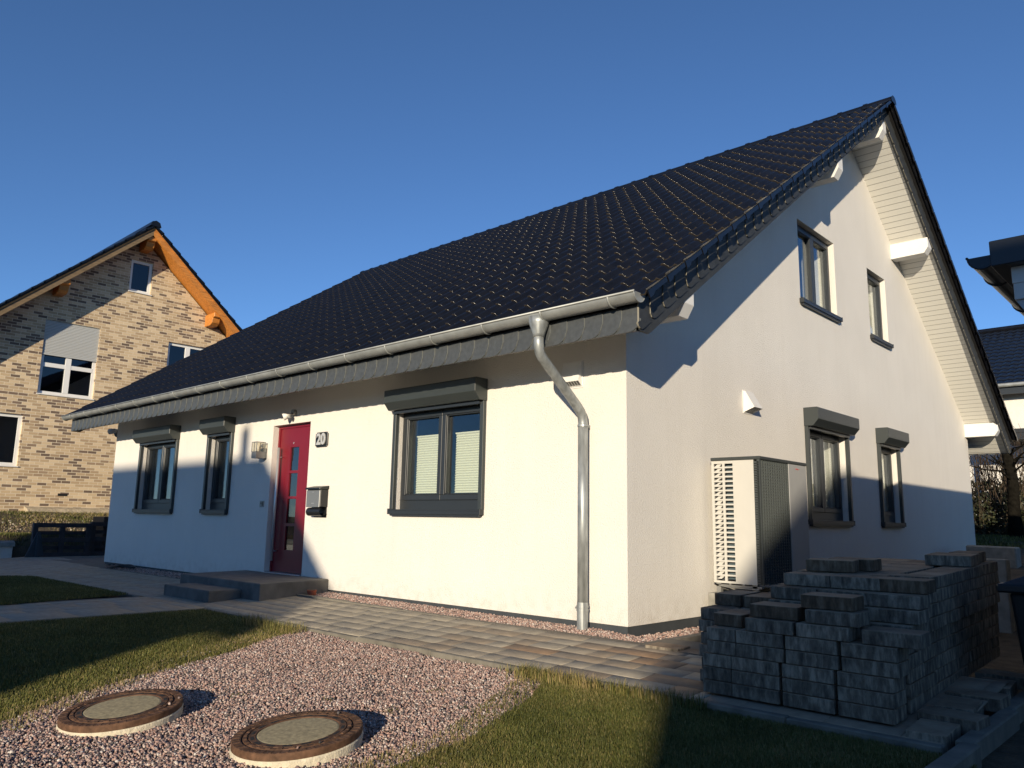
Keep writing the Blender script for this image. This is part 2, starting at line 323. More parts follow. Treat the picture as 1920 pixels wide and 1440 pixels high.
# ------------------------------------------------------------------ pebbles
t = (1+5**.5)/2
ICO = np.array([(-1, t, 0), (1, t, 0), (-1, -t, 0), (1, -t, 0), (0, -1, t), (0, 1, t), (0, -1, -t), (0, 1, -t), (t, 0, -1), (t, 0, 1), (-t, 0, -1), (-t, 0, 1)])/math.hypot(1, t)
ICOF = np.array([(0, 11, 5), (0, 5, 1), (0, 1, 7), (0, 7, 10), (0, 10, 11), (1, 5, 9), (5, 11, 4), (11, 10, 2), (10, 7, 6), (7, 1, 8), (3, 9, 4), (3, 4, 2), (3, 2, 6), (3, 6, 8), (3, 8, 9), (4, 9, 5), (2, 4, 11), (6, 2, 10), (8, 6, 7), (9, 8, 1)])
def scatter(poly, dens, seed, keep=None):
    g = np.random.default_rng(seed); P = np.array(poly); lo, hi = P.min(0), P.max(0); n = int((hi-lo).prod()*dens)
    x = g.uniform(lo[0], hi[0], n); y = g.uniform(lo[1], hi[1], n); k = inpoly(x, y, poly)
    if keep is not None: k &= keep(x, y)
    return x[k], y[k]
def pebbles(name, x, y, z, smin, smax, seed, M_=None):
    g = np.random.default_rng(seed); n = len(x)
    r = g.uniform(smin, smax, n)[:, None]*g.uniform(.6, 1.15, (n, 3))
    q = g.normal(size=(n, 4)); q /= np.linalg.norm(q, axis=1)[:, None]; a, b, c, d = q.T
    R = np.stack([1-2*(c*c+d*d), 2*(b*c-a*d), 2*(b*d+a*c), 2*(b*c+a*d), 1-2*(b*b+d*d), 2*(c*d-a*b), 2*(b*d-a*c), 2*(c*d+a*b), 1-2*(b*b+c*c)], -1).reshape(n, 3, 3)
    V = (ICO[None]*g.uniform(.72, 1.2, (n, 12, 1)))*r[:, None, :]; V = np.einsum('nij,nkj->nki', R, V); V += np.stack([x, y, z], -1)[:, None]
    F = (ICOF[None]+12*np.arange(n)[:, None, None]).reshape(-1, 3); tt = np.repeat(np.clip(g.beta(1.5, 1.5, n), 0, 1), 12)
    return npmesh(name, V.reshape(-1, 3), F, M_ or STONE, tt)
MH = [(-.93, -4.04, -.372), (.36, -3.625, -.347)]
def offmh(x, y): return ((x-MH[0][0])**2+(y-MH[0][1])**2 > .34**2) & ((x-MH[1][0])**2+(y-MH[1][1])**2 > .34**2)
jit = lambda x, y: np.sin(x*5+y*3)*.01+np.sin(x*11-y*7)*.006
infr = lambda x, y: (y > -6.6)
gx, gy = scatter([(a+ (.06 if 0 else 0), b) for a, b in GRAVEL], 7600, 3, lambda x, y: offmh(x, y) & infr(x, y))
gz_ = bed_z(gx, gy)+.003+jit(gx, gy)*.5+rng.uniform(-.004, .008, len(gx))
# a few chips stray into both lawns
sx_, sy_ = scatter([(-3.1, -1.75), (-2.4, -2.1), (-2.1, -3.0), (-1.2, -4.7), (-1.6, -4.7), (-2.5, -3.0), (-2.9, -2.1)], 500, 4); sx2, sy2 = scatter([(.4, -1.8), (.8, -2.3), (1.2, -3.3), (1.5, -5), (1.1, -5), (.8, -2.8)], 700, 5)
gx = np.concatenate([gx, sx_, sx2]); gy = np.concatenate([gy, sy_, sy2]); gz_ = np.concatenate([gz_, bed_z(sx_, sy_)+.006, bed_z(sx2, sy2)+.006])
tag(pebbles('gravel', gx, gy, gz_, .0045, .0112, 6), 'pink and grey granite chippings around the two round covers', 'gravel', kind='stuff')
ax, ay = scatter([(-4.68, -.35), (-4.68, -.02), (-.01, -.02), (-.01, .0), (.33, .0), (.33, -.37), (0, -.36)], 6500, 7)
az = -.218+np.clip((ay+.35)/.3, 0, 1)*.022+np.clip((-ax-.5)/4, 0, 1)*.022+rng.uniform(-.004, .01, len(ax)) - np.clip(ax+.35, 0, .7)*.05
bx, by = scatter([(.02, -.35), (.33, -.35), (.33, 1.6), (.02, 1.6)], 2500, 8); bz = -.235+rng.uniform(-.004, .006, len(bx))
cx_, cy_ = scatter([(-11.4, -.38), (-6.9, -.38), (-6.9, -.02), (-11.4, -.02)], 4200, 9); cz = -.195+np.clip((cy_+.35)/.3, 0, 1)*.02+rng.uniform(-.004, .01, len(cx_))
tag(pebbles('wall_gravel', np.concatenate([ax, bx, cx_]), np.concatenate([ay, by, cy_]), np.concatenate([az, bz, cz]), .007, .0125, 10), 'strip of pinkish chippings along the foot of the white house', 'gravel', kind='stuff')
sheet('gravel_strip', [(-11.4, -.39), (.35, -.39), (.35, -.0), (-11.4, -.0)], GBED, lambda x, y: -.229)
sheet('gravel_strip', [(.0, -.0), (.35, -.0), (.35, 2.6), (0, 2.6)], GBED, lambda x, y: -.245)
# ------------------------------------------------------------------ grass
def blades(name, x, y, z, h, seed, label, dry=.5, wid=.0035, lean=.6):
    g = np.random.default_rng(seed); n = len(x); a = g.uniform(0, 2*np.pi, n); L_ = h*g.uniform(.45, 1.25, n); ln = g.uniform(.1, lean, n)*L_
    w_ = wid*g.uniform(.6, 1.3, n); dx, dy = np.cos(a), np.sin(a); px, py = -dy*w_/2, dx*w_/2
    V = np.zeros((n, 5, 3)); V[:, 0] = np.stack([x-px, y-py, z-.004], -1); V[:, 1] = np.stack([x+px, y+py, z-.004], -1)
    mx, my, mz = x+dx*ln*.35, y+dy*ln*.35, z+L_*.6
    V[:, 2] = np.stack([mx+px*.8, my+py*.8, mz], -1); V[:, 3] = np.stack([mx-px*.8, my-py*.8, mz], -1)
    V[:, 4] = np.stack([x+dx*ln, y+dy*ln, z+L_*(1-.25*ln/L_)], -1)
    k = 5*np.arange(n)[:, None]; F = np.concatenate([k+np.array([[0, 1, 2]]), k+np.array([[0, 2, 3]]), k+np.array([[3, 2, 4]])], 1).reshape(-1, 3)
    patch = .5+.32*np.sin(x*2.3+1.7*np.sin(y*1.9))+.25*np.sin(y*3.7+x*1.1)+.2*np.sin(x*9+2*np.sin(y*7))
    tt = np.clip(g.beta(2, 3, n)*.75+dry*.45*patch+g.uniform(-.12, .12, n), 0, 1)
    o = npmesh(name, V.reshape(-1, 3), F, GRASSM, np.repeat(tt, 5))
    return tag(o, label, 'grass', kind='stuff')
def edge_keep(poly, fuzz):
    return None
x, y = scatter(LAWN_R, 42000, 21, lambda x, y: (y > -4.6) & (x-1.0 < (y+8)*1.1))
blades('grass', x, y, bed_z(x, y), .024, 22, 'short sunlit lawn right of the gravel bed', .5, .0026)
x, y = scatter([(-4.72, -1.69), (.0, -1.69), (.0, -6.4), (-4.72, -6.4)], 15000, 23, lambda x, y: inpoly(x, y, LAWN_F))
blades('grass', x, y, bed_z(x, y), .025, 24, 'shaded lawn between the paved path and the gravel bed', .30, .0042)
x, y = scatter(LAWN_L, 7000, 25)
blades('grass', x, y, np.full_like(x, -.262), .032, 26, 'shaded lawn on the far left, beyond the crossing path', .3, .006)
# taller tufts along the kerb and at the gravel edge
tx = np.concatenate([rng.uniform(.25, 1.75, 1500), rng.normal(.4, .12, 350), rng.uniform(-3.6, -2.5, 900)]); ty = np.concatenate([-1.70-np.abs(rng.normal(0, .03, 1500)), -1.72-np.abs(rng.normal(0, .06, 350)), rng.uniform(-1.95, -1.70, 900)])
blades('grass_tufts', tx, ty, bed_z(tx, ty), .10, 27, 'longer grass tufts growing against the outer path kerb', .75, .004, .7)
ex, ey = scatter([(-3.3, -1.72), (-2.7, -1.72), (-2.3, -2.4), (-1.95, -3.4), (-1.0, -5), (-1.3, -5), (-2.3, -3.4), (-2.7, -2.5)], 2600, 28)
e2, f2 = scatter([(.3, -1.75), (.55, -1.75), (1.1, -3.0), (1.15, -5), (.85, -5), (.86, -3.1)], 5000, 29)
blades('grass_tufts', np.concatenate([ex, e2]), np.concatenate([ey, f2]), bed_z(np.concatenate([ex, e2]), np.concatenate([ey, f2])), .045, 30, 'ragged dry grass fringe where the lawns meet the gravel', .95, .0032, .9)
wx = np.concatenate([rng.normal(c[0], .03, 40) for c in [(.25, -2.9), (-.3, -3.0), (.1, -2.4), (-.55, -4.45), (-1.35, -4.3), (-1.25, -4.45), (.55, -2.6), (-.9, -3.3)]]); wy = np.concatenate([rng.normal(c, .03, 40) for c in (-2.9, -3.0, -2.4, -4.45, -4.35, -4.5, -2.6, -3.3)])
blades('weeds', wx, wy, bed_z(wx, wy), .022, 31, 'tiny green weeds sprouting between the granite chippings', .5, .005, 1.2)
x, y = scatter([(-20.9, -3), (-16.9, -3), (-16.9, 8), (-20.9, 8)], 900, 32, lambda x, y: rng.random(len(x)) < np.clip((-x-18.2)/2, .12, .9)); 
blades('bank_grass', x, y, ground_z(x, y), .07, 33, 'patchy dry grass on the bank below the brick house', .9, .012, 1.0)
x, y = scatter([(-17.6, -3), (-16.7, -3), (-16.7, 6), (-17.6, 6)], 3500, 34); blades('bank_grass', x, y, ground_z(x, y), .06, 35, 'green grass behind the low rendered wall', .2, .01, .6)
x, y = scatter([(-6, 13.5), (8, 13.5), (8, 24), (-6, 24)], 420, 36); blades('rear_grass', x, y, ground_z(x, y), .09, 37, 'grass behind the white house on the right', .25, .02, .6)
x, y = scatter([(-20.9, -3), (-16.9, -3), (-16.9, 8), (-20.9, 8)], 120, 38); tag(pebbles('bank_stones', x, y, ground_z(x, y)+.005, .012, .04, 39, mat('bank_rubble', (.3, .25, .18), .9, noise=.2, nscale=30, tint=[(0, (.08, .055, .035)), (.45, (.16, .115, .07)), (.8, (.28, .22, .15)), (1, (.5, .45, .36))])), 'pale stones lying on the earth bank below the brick house', 'stones', kind='stuff')
# ------------------------------------------------------------------ paved paths (one slab sheet with real joints)
def slabs(name, x0, x1, y0, y1, zf, rowh, lens, seed, m, along='x', tb=(0, .6), gap=.0016, stain=None, keep=None):
    g = random.Random(seed); V = []; F = []; T = []
    a0, a1, b0, b1 = (x0, x1, y0, y1) if along == 'x' else (y0, y1, x0, x1)
    b = b0; r = 0
    while b < b1-.02:
        h = rowh[r % len(rowh)]; be = min(b+h, b1); a = a0-g.uniform(0, lens[0])
        while a < a1:
            l = g.choice(lens); ae = min(a+l, a1); as_ = max(a, a0)
            if ae-as_ > .03:
                c = [(as_+gap, b+gap), (ae-gap, b+gap), (ae-gap, be-gap), (as_+gap, be-gap)]; ch = .0018
                c2 = [(as_+gap+ch, b+gap+ch), (ae-gap-ch, b+gap+ch), (ae-gap-ch, be-gap-ch), (as_+gap+ch, be-gap-ch)]
                if along != 'x': c = [(q, p) for p, q in c][::-1]; c2 = [(q, p) for p, q in c2][::-1]
                mx, my = sum(p[0] for p in c)/4, sum(p[1] for p in c)/4
                if keep is None or keep(mx, my):
                    k = len(V); dz = g.uniform(-.0015, .0015); tt = g.uniform(*tb)
                    if stain: tt = stain(mx, my, tt, g)
                    V += [(p, q, zf(p, q)-.008) for p, q in c]+[(p, q, zf(p, q)-.0015+dz) for p, q in c]+[(p, q, zf(p, q)+dz) for p, q in c2]; T += [tt]*12
                    for i in range(4):
                        j = (i+1) % 4; F += [(k+i, k+j, k+4+j, k+4+i), (k+4+i, k+4+j, k+8+j, k+8+i)]
                    F.append((k+8, k+9, k+10, k+11))
            a = ae if ae > a else a+l
        b = be; r += 1
    o = npmesh(name, V, F, m, T); return tag(o, kind='structure')
pz = lambda x, y: float(path_z(y))
def stain(x, y, t_, g):
    if -.6 < x < 2.2 and -1.6 < y < -.55: return min(1, .45+g.random()*.45) if g.random() < .8 else 1.0
    if -1.4 < x < 2 and g.random() < .25: return .8
    return t_
slabs('path', -4.75, 1.66, -1.62, -.475, pz, [.19, .2, .19, .2, .19, .2], [.2, .3, .4, .5, .3], 41, PATHM, stain=stain)
slabs('path', 1.66, 3.0, -1.62, -.1, pz, [.2, .3], [.2, .3, .4], 45, PATHM, tb=(.80, .86))
slabs('path', -15.9, -4.75, -1.62, -.40, pz, [.2, .3, .4, .2], [.3, .4, .6, .5], 42, PATHM, tb=(0, .55))
slabs('path', -15.9, -12.45, -.40, 4.2, lambda x, y: -.19+.0*y, [.3, .4, .2], [.3, .4, .6], 43, PATHM, tb=(0, .5))
slabs('path', -6.45, -4.80, -8.5, -1.62, lambda x, y: -.27, [.3, .4, .3, .62], [.3, .4, .6], 44, PATHM, along='y', tb=(0, .5))
slabs('path', -15.9, -10.95, -8.5, -1.62, lambda x, y: -.27, [.3, .4, .3], [.3, .4, .6], 46, PATHM, along='y', tb=(.3, .8))
slabs('driveway', 3.14, 7.2, -9, 6, lambda x, y: -.40, [.2], [.2, .3], 47, mat('driveway_slabs', (.3, .3, .3), .85, noise=.1, nscale=5, bump=.3, bscale=60, tint=[(0, (.38, .37, .35)), (1, (.46, .45, .43))]), along='y')
sheet('path_bedding', [(-15.95, -1.63), (3.0, -1.63), (3.0, -.1), (.46, -.1), (.46, -.39), (-11.4, -.39), (-11.4, -.0), (-12.45, 0), (-12.45, 4.3), (-15.95, 4.3)], mat('joint_sand', (.15, .13, .10), .95, noise=.2), lambda x, y: pz(x, y)-.005 if x > -12.46 or y < -.4 else -.197)
sheet('bounce_road', [(-60, -15.5), (60, -15.5), (60, -9.3), (-60, -9.3)], mat('asphalt', (.16, .155, .145), .9, noise=.2, nscale=3, bump=.3, bscale=50), lambda x, y: -.47)  # unseen street surface behind the camera, added for warm bounce light
# kerbs
kb = MB()
def kerb_run(x0, x1, y0, y1, ztf, seg=1.0, depth=.25, ax='x', m=0):
    a0, a1 = (x0, x1) if ax == 'x' else (y0, y1); a = a0
    while a < a1-.01:
        e = min(a+seg, a1)
        if ax == 'x': z = ztf((a+e)/2, (y0+y1)/2); kb.box(a+.002, e-.002, y0, y1, z-depth, z, m)
        else: z = ztf((x0+x1)/2, (a+e)/2); kb.box(x0, x1, a+.002, e-.002, z-depth, z, m)
        a = e
kerb_run(-4.78, 3.02, -1.685, -1.622, lambda x, y: -.268+.004*math.sin(x*9))
kerb_run(-4.72, .44, -.475, -.40, lambda x, y: -.172-.006*(x+4.7)+.003*math.sin(x*7))
kerb_run(-11.4, -6.9, -.455, -.395, lambda x, y: -.19)
kerb_run(.36, .44, -.396, 2.7, lambda x, y: -.205, ax='y')
kerb_run(-4.79, -4.74, -8.5, -1.69, lambda x, y: -.272, ax='y')
kerb_run(-6.52, -6.46, -8.5, -1.69, lambda x, y: -.268, ax='y')
kerb_run(-10.9, -6.55, -1.69, -1.63, lambda x, y: -.268)
tag(kb.build('kerb', KERB, bevel=.006), kind='structure')
kb = MB()
for i in range(12):
    y0 = -4.6+i*1.0; xc = 3.10-.03*(y0+1.7)*.9
    kb.box(xc-.045, xc+.045, y0+.002, y0+.998, -.55, -.245)
tag(kb.build('kerb', KERB, bevel=.008), kind='structure')
# ------------------------------------------------------------------ manhole covers
for i, (cx, cy, cz) in enumerate(MH):
    R_ = .392; SC = .342/.392; SY = (.115, .104)[i]; SX = (-.02, .0)[i]
    def TL(b):
        b.v = [(cx+(x-cx)*SC, cy+(y-cy)*SC, cz+(z-cz)+((x-cx)*SX+(y-cy)*SY)*SC) for x, y, z in b.v]; return b
    tt = thing('manhole_cover', ['round rusty manhole cover farther left in the gravel, nearer the shaded lawn', 'round rusty manhole cover on the right, nearest the sunny lawn'][i], 'manhole cover', (cx, cy, cz-.1), 'two round covers in the gravel')
    b = MB(); b.lathe([(R_-.004, -.24), (R_+.004, -.045), (R_-.008, -.03), (R_-.04, -.03)], (cx, cy, cz), 96)
    g2 = random.Random(i)
    b.v = [(cx+(x-cx)*(1+g2.uniform(-.003, .003)), cy+(y-cy)*(1+g2.uniform(-.003, .003)), z+g2.uniform(-.002, .002)) for x, y, z in b.v]
    TL(b).build('concrete_collar', COLLAR, tt, smooth=False)
    b = MB(); prof = [(R_, -.036), (R_, -.004), (R_-.004, 0), (.338, 0), (.334, -.010), (.328, -.010), (.324, 0), (.300, .001), (.297, -.005), (.293, -.005), (.290, .001), (.252, .001), (.250, -.004), (.247, -.03)]
    b.lathe(prof, (cx, cy, cz), 96)
    for j in range(28):                                # raised lugs round the ring
        a = 2*math.pi*j/28; ca, sa = math.cos(a), math.sin(a)
        b.box(.302, .320, -.017, .017, -.002, .0035, fn=lambda p, q, r_, ca=ca, sa=sa: (cx+p*ca-q*sa, cy+p*sa+q*ca, cz+r_))
    for j in range(48):
        a = 2*math.pi*(j+.5)/48; ca, sa = math.cos(a), math.sin(a)
        b.box(.344, .384, -.007, .007, -.002, .0018, fn=lambda p, q, r_, ca=ca, sa=sa: (cx+p*ca-q*sa, cy+p*sa+q*ca, cz+r_))
    for j in range(16):
        a = 2*math.pi*j/16; ca, sa = math.cos(a), math.sin(a)
        b.box(.262, .282, -.028, .028, -.004, .0022, 1, fn=lambda p, q, r_, ca=ca, sa=sa: (cx+p*ca-q*sa, cy+p*sa+q*ca, cz+r_))
    TL(b).build('iron_ring', [RUST, DARK], tt)
    b = MB(); b.lathe([(0.0005, .001), (.12, .0008), (.235, -.001), (.248, -.004)], (cx, cy, cz), 64); TL(b).build('concrete_infill', INFILL, tt)
px_ = np.array([MH[0][0]+.24, MH[0][0]+.17, MH[1][0]+.28, MH[1][0]-.05, MH[1][0]+.25]); py_ = np.array([MH[0][1]+.18, MH[0][1]+.27, MH[1][1]-.05, MH[1][1]+.29, MH[1][1]-.16])
tag(pebbles('loose_chips', px_, py_, np.where(px_ < -.2, MH[0][2]+(py_-MH[0][1])*.115, MH[1][2]+(py_-MH[1][1])*.104)+.006, .008, .012, 77), 'loose granite chips lying on the rusty cover rims', 'stones', kind='stuff')
# ------------------------------------------------------------------ white house
HL, HW = -12.39, 12.54; RY = 6.27
def ZU(y): return 7.17-.685*abs(y-RY)
house = thing('white_house', 'white rendered bungalow with black tiled gable roof and red front door', 'house', (0, 0, -.25))
FRW = [('big', -3.42, -1.92, .90, 2.12), ('small', -8.34, -7.60, .88, 2.12), ('left', -11.05, -9.56, .88, 2.12)]
DOOR = (-6.371, -5.381, 0.0, 2.13)
def wallgrid(b, a0, a1, zb, ztop, holes, fn, depth, extra=()):
    br = sorted(set([a0, a1]+[h[0] for h in holes]+[h[1] for h in holes]+list(extra)))
    for p, q in zip(br[:-1], br[1:]):
        hs = sorted([h for h in holes if h[0] <= p+1e-6 and h[1] >= q-1e-6], key=lambda h: h[2]); z = zb
        for h in hs:
            if h[2] > z+1e-6: b.add([fn(p, 0, z), fn(q, 0, z), fn(q, 0, h[2]), fn(p, 0, h[2])], [(0, 1, 2, 3)])
            z = h[3]
        b.add([fn(p, 0, z), fn(q, 0, z), fn(q, 0, ztop(q)), fn(p, 0, ztop(p))], [(0, 1, 2, 3)])
    for h in holes:
        a, c, z0, z1 = h
        for P4 in ([(a, 0, z0), (a, 0, z1), (a, -depth, z1), (a, -depth, z0)], [(c, 0, z1), (c, 0, z0), (c, -depth, z0), (c, -depth, z1)], [(a, 0, z1), (c, 0, z1), (c, -depth, z1), (a, -depth, z1)], [(c, 0, z0), (a, 0, z0), (a, -depth, z0), (c, -depth, z0)]):
            b.add([fn(*p) for p in P4], [(0, 1, 2, 3)])
fF = lambda a, d, z: (a, -d, z)            # front wall, d outwards
fG = lambda a, d, z: (d, a, z)             # gable wall
GW = [(4.16, 5.55, .87, 2.12), (6.93, 7.84, .87, 2.12), (4.19, 5.52, 3.87, 5.05), (6.94, 7.82, 3.87, 5.03)]
b = MB(); PZ = -.139
wallgrid(b, HL, 0, PZ, lambda a: 2.88, [h[1:] for h in FRW]+[DOOR], fF, .32)
wallgrid(b, 0, HW, PZ, lambda a: ZU(a)+.05, GW, fG, .32, (RY,))
b.add([(HL, 0, PZ), (HL, HW, PZ), (HL, HW, ZU(HW)), (HL, RY, ZU(RY)), (HL, 0, ZU(0))], [(0, 1, 2, 3, 4)])
b.add([(HL, HW, PZ), (0, HW, PZ), (0, HW, 2.88), (HL, HW, 2.88)], [(0, 1, 2, 3)])
b.add([(HL, .33, 2.9), (-.33, .33, 2.9), (-.33, HW, 2.9), (HL, HW, 2.9)], [(0, 1, 2, 3)])   # attic floor
wallo = b.build('wall', STUCCO, house, fix=False)
b = MB()
b.box(HL+.02, -.015, .015, HW-.02, -.6, PZ+.001); b.build('plinth', PLINTH, house)
b = MB()   # plain inner rooms seen through the panes
b.add([(-12, .8, -.1), (-.8, .8, -.1), (-.8, 12, -.1), (-12, 12, -.1)], [(0, 1, 2, 3)]); b.add([(-12, 4, 0), (-.8, 4, 0), (-.8, 4, 2.8), (-12, 4, 2.8)], [(0, 1, 2, 3)]); b.add([(-3.2, 2.5, 0), (-3.2, 12, 0), (-3.2, 12, 2.8), (-3.2, 2.5, 2.8)], [(0, 1, 2, 3)]); b.add([(-3.2, 2.6, 2.9), (-3.2, 9.9, 2.9), (-3.2, 9.0, 5.1), (-3.2, 3.6, 5.1)], [(0, 1, 2, 3)])
b.build('inner_walls', mat('room_wall', (.16, .15, .13), .9), house, fix=False)
# windows -------------------------------------------------------------
def window(fn, a0, a1, z0, z1, rec, sashes, frame_m, cover=None, shutter=False, low=0., name='window'):
    b = MB(); fwid = .055; d0, d1 = -rec-.07, -rec
    zb = z0+low
    def bx(p, q, r_, s_, e0, e1, m=0): b.box(p, q, e0, e1, r_, s_, m, fn=lambda a, d, z: fn(a, d, z))
    bx(a0, a1, z0, zb+.05, d0, d1); bx(a0, a1, z1-fwid, z1, d0, d1); bx(a0, a0+fwid, zb+.05, z1-fwid, d0, d1); bx(a1-fwid, a1, zb+.05, z1-fwid, d0, d1)
    n = sashes; inner = (a0+fwid-.01, a1-fwid+.01); wS = (inner[1]-inner[0])/n; panes = []
    for i in range(n):
        s0, s1 = inner[0]+i*wS+.003, inner[0]+(i+1)*wS-.003; zs0, zs1 = zb+.04, z1-fwid+.01; t_ = .062; e0, e1 = d0+.01, d1+.016
        bx(s0, s1, zs0, zs0+t_, e0, e1); bx(s0, s1, zs1-t_, zs1, e0, e1); bx(s0, s0+t_, zs0+t_, zs1-t_, e0, e1); bx(s1-t_, s1, zs0+t_, zs1-t_, e0, e1)
        # inner bead
        bb = .014; bx(s0+t_, s1-t_, zs0+t_, zs0+t_+bb, e0, e1-.012); bx(s0+t_, s1-t_, zs1-t_-bb, zs1-t_, e0, e1-.012); bx(s0+t_, s0+t_+bb, zs0+t_+bb, zs1-t_-bb, e0, e1-.012); bx(s1-t_-bb, s1-t_, zs0+t_+bb, zs1-t_-bb, e0, e1-.012)
        panes.append((s0+t_+bb, s1-t_-bb, zs0+t_+bb, zs1-t_-bb))
    wo_ = b.build(name, frame_m, house, bevel=.004)
    for p in panes:
        b = MB(); b.box(p[0]-.004, p[1]+.004, d0+.025, d0+.031, p[2]-.004, p[3]+.004, fn=lambda a, d, z: fn(a, d, z)); b.build('pane', GLASS, wo_)
        if cover == 'pleat':
            b = MB(); zt = p[3]-.30*(p[3]-p[2])*.75; nz = 24; pr = []
            zz = [p[2]+.012+(zt-p[2]-.012)*k/(2*nz) for k in range(2*nz+1)]
            for k, zq in enumerate(zz):
                dd = d0-.055-(.014 if k % 2 else 0); pr += [fn(p[0]+.015+.002*math.sin(k*1.7), dd, zq), fn(p[1]-.004, dd, zq)]
            b.add(pr, [(2*k, 2*k+1, 2*k+3, 2*k+2) for k in range(2*nz)]); b.box(p[0]+.01, p[1]-.004, d0-.075, d0-.05, zt, zt+.016, fn=lambda a, d, z: fn(a, d, z))
            b.build('pleated_blind', BLIND, wo_, fix=False)
        if cover == 'curtain':
            b = MB(); nn = 26; pr = []
            c0, c1 = (p[0]-.02, p[0]+(p[1]-p[0])*.55) if p is panes[-1] else (p[1]-(p[1]-p[0])*.35, p[1]+.03)
            if p is panes[-1]: c0, c1 = p[0]+(p[1]-p[0])*.25, p[1]+.03
            for k in range(nn+1):
                a = c0+(c1-c0)*k/nn; dd = d0-.14-.025*math.sin(k*1.3)-.012*math.sin(k*2.9); pr += [fn(a, dd, z0), fn(a, dd, z1)]
            b.add(pr, [(2*k, 2*k+2, 2*k+3, 2*k+1) for k in range(nn)]); b.build('curtain', CURTAIN, wo_, fix=False)
    # sill
    b = MB(); so_ = .065; e_ = .05 if shutter else .03
    b.box(a0-e_, a1+e_*.6, -rec, so_, z0-.012, z0+.004, fn=lambda a, d, z: fn(a, d, z)); b.box(a0-e_, a1+e_*.6, so_-.012, so_, z0-.052, z0-.0121, fn=lambda a, d, z: fn(a, d, z))
    b.box(a0-e_-.012, a0-e_, .002, so_+.004, z0-.055, z0+.012, fn=lambda a, d, z: fn(a, d, z)); b.box(a1+e_*.6, a1+e_*.6+.012, .002, so_+.004, z0-.055, z0+.012, fn=lambda a, d, z: fn(a, d, z))
    b.box(a0-e_*.5, a1+e_*.3, .0, so_-.014, z0-.075, z0-.0125, fn=lambda a, d, z: fn(a, d, z))
    b.build('window_sill', ANTH, wo_, bevel=.002)
    if shutter:
        prof = [(0, z1+.235), (.185, z1+.235), (.20, z1+.225), (.20, z1+.075), (.125, z1-.012), (.0, z1-.012)]
        b = MB(); b.prism(prof, a0-.055, a1+.055, lambda a, d, z: fn(a, d, z)); b.build('shutter_box', ANTHB, wo_, bevel=.004)
        b = MB(); b.box(a0+.0, a1-.0, .03, .075, z1-.05, z1-.014, fn=lambda a, d, z: fn(a, d, z)); b.build('shutter_end_bar', ANTH, wo_)
        for q in ((a0-.045, a0+.012), (a1-.012, a1+.045)):
            b = MB(); b.box(q[0], q[1], .001, .05, z0+.006, z1-.014, fn=lambda a, d, z: fn(a, d, z)); b.build('guide_rail', ANTHB, wo_, bevel=.003)
    return wo_
for h in FRW:
    o = window(fF, *h[1:], .075, 1 if h[0] == 'small' else 2, ANTH, 'pleat' if h[0] == 'big' else None, True, .075)
    o['label'] = {'big': 'large two-sash window with pale pleated blinds, right of the door', 'small': 'narrow single-sash window, left of the door', 'left': 'two-sash window at the left end of the front wall'}[h[0]]
for i, h in enumerate(GW):
    o = window(fG, *h, .085, [2, 1, 2, 1][i], ANTH, 'curtain', i < 2, .075 if i < 2 else .0)
    o['label'] = ['lower gable window with two sashes under a shutter box', 'narrow lower gable window under a shutter box', 'upper gable window with two sashes', 'narrow upper gable window'][i]
# front door -----------------------------------------------------------
a0, a1, z0, z1 = DOOR; yd = .09
b = MB(); b.box(a0, a0+.045, yd, yd+.08, z0, z1); b.box(a1-.045, a1, yd, yd+.08, z0, z1); b.box(a0+.045, a1-.045, yd, yd+.08, z1-.045, z1)
PN = [(1.46, 1.80), (1.085, 1.42), (.70, 1.05), (.32, .66)]; pa, pb = -6.03, -5.80; yl = yd+.012
b.box(a0+.048, pa, yl, yl+.06, z0+.012, z1-.048); b.box(pb, a1-.048, yl, yl+.06, z0+.012, z1-.048)
zz = [z0+.012]+[v for p in PN[::-1] for v in p]+[z1-.048]
for k in range(0, len(zz), 2): b.box(pa, pb, yl, yl+.06, zz[k], zz[k+1])
door = b.build('front_door', DOORRED, house)
for p in PN: b = MB(); b.box(pa-.002, pb+.002, yl+.02, yl+.028, p[0]-.002, p[1]+.002); b.build('door_pane', GLASSD, door)
b = MB(); b.tube([(-6.235, .03, .16), (-6.235, .03, 1.80)], .021, 14)
for q in (.3, 1.66): b.tube([(-6.235, .03, q), (-6.235, yl, q)], .010, 8)
b.build('door_handle', STEEL, door, smooth=True)
b = MB(); b.prism([(-5.955, 1.845), (-5.935, 1.87), (-5.955, 1.875), (-5.965, 1.858)], yl-.004, yl, lambda a, p, q: (p, a, q)); b.build('door_badge', STEEL, door)
b = MB(); b.box(a0-.0, a1, -.035, yd+.08, -.012, .004); b.build('door_threshold', STEEL, door)
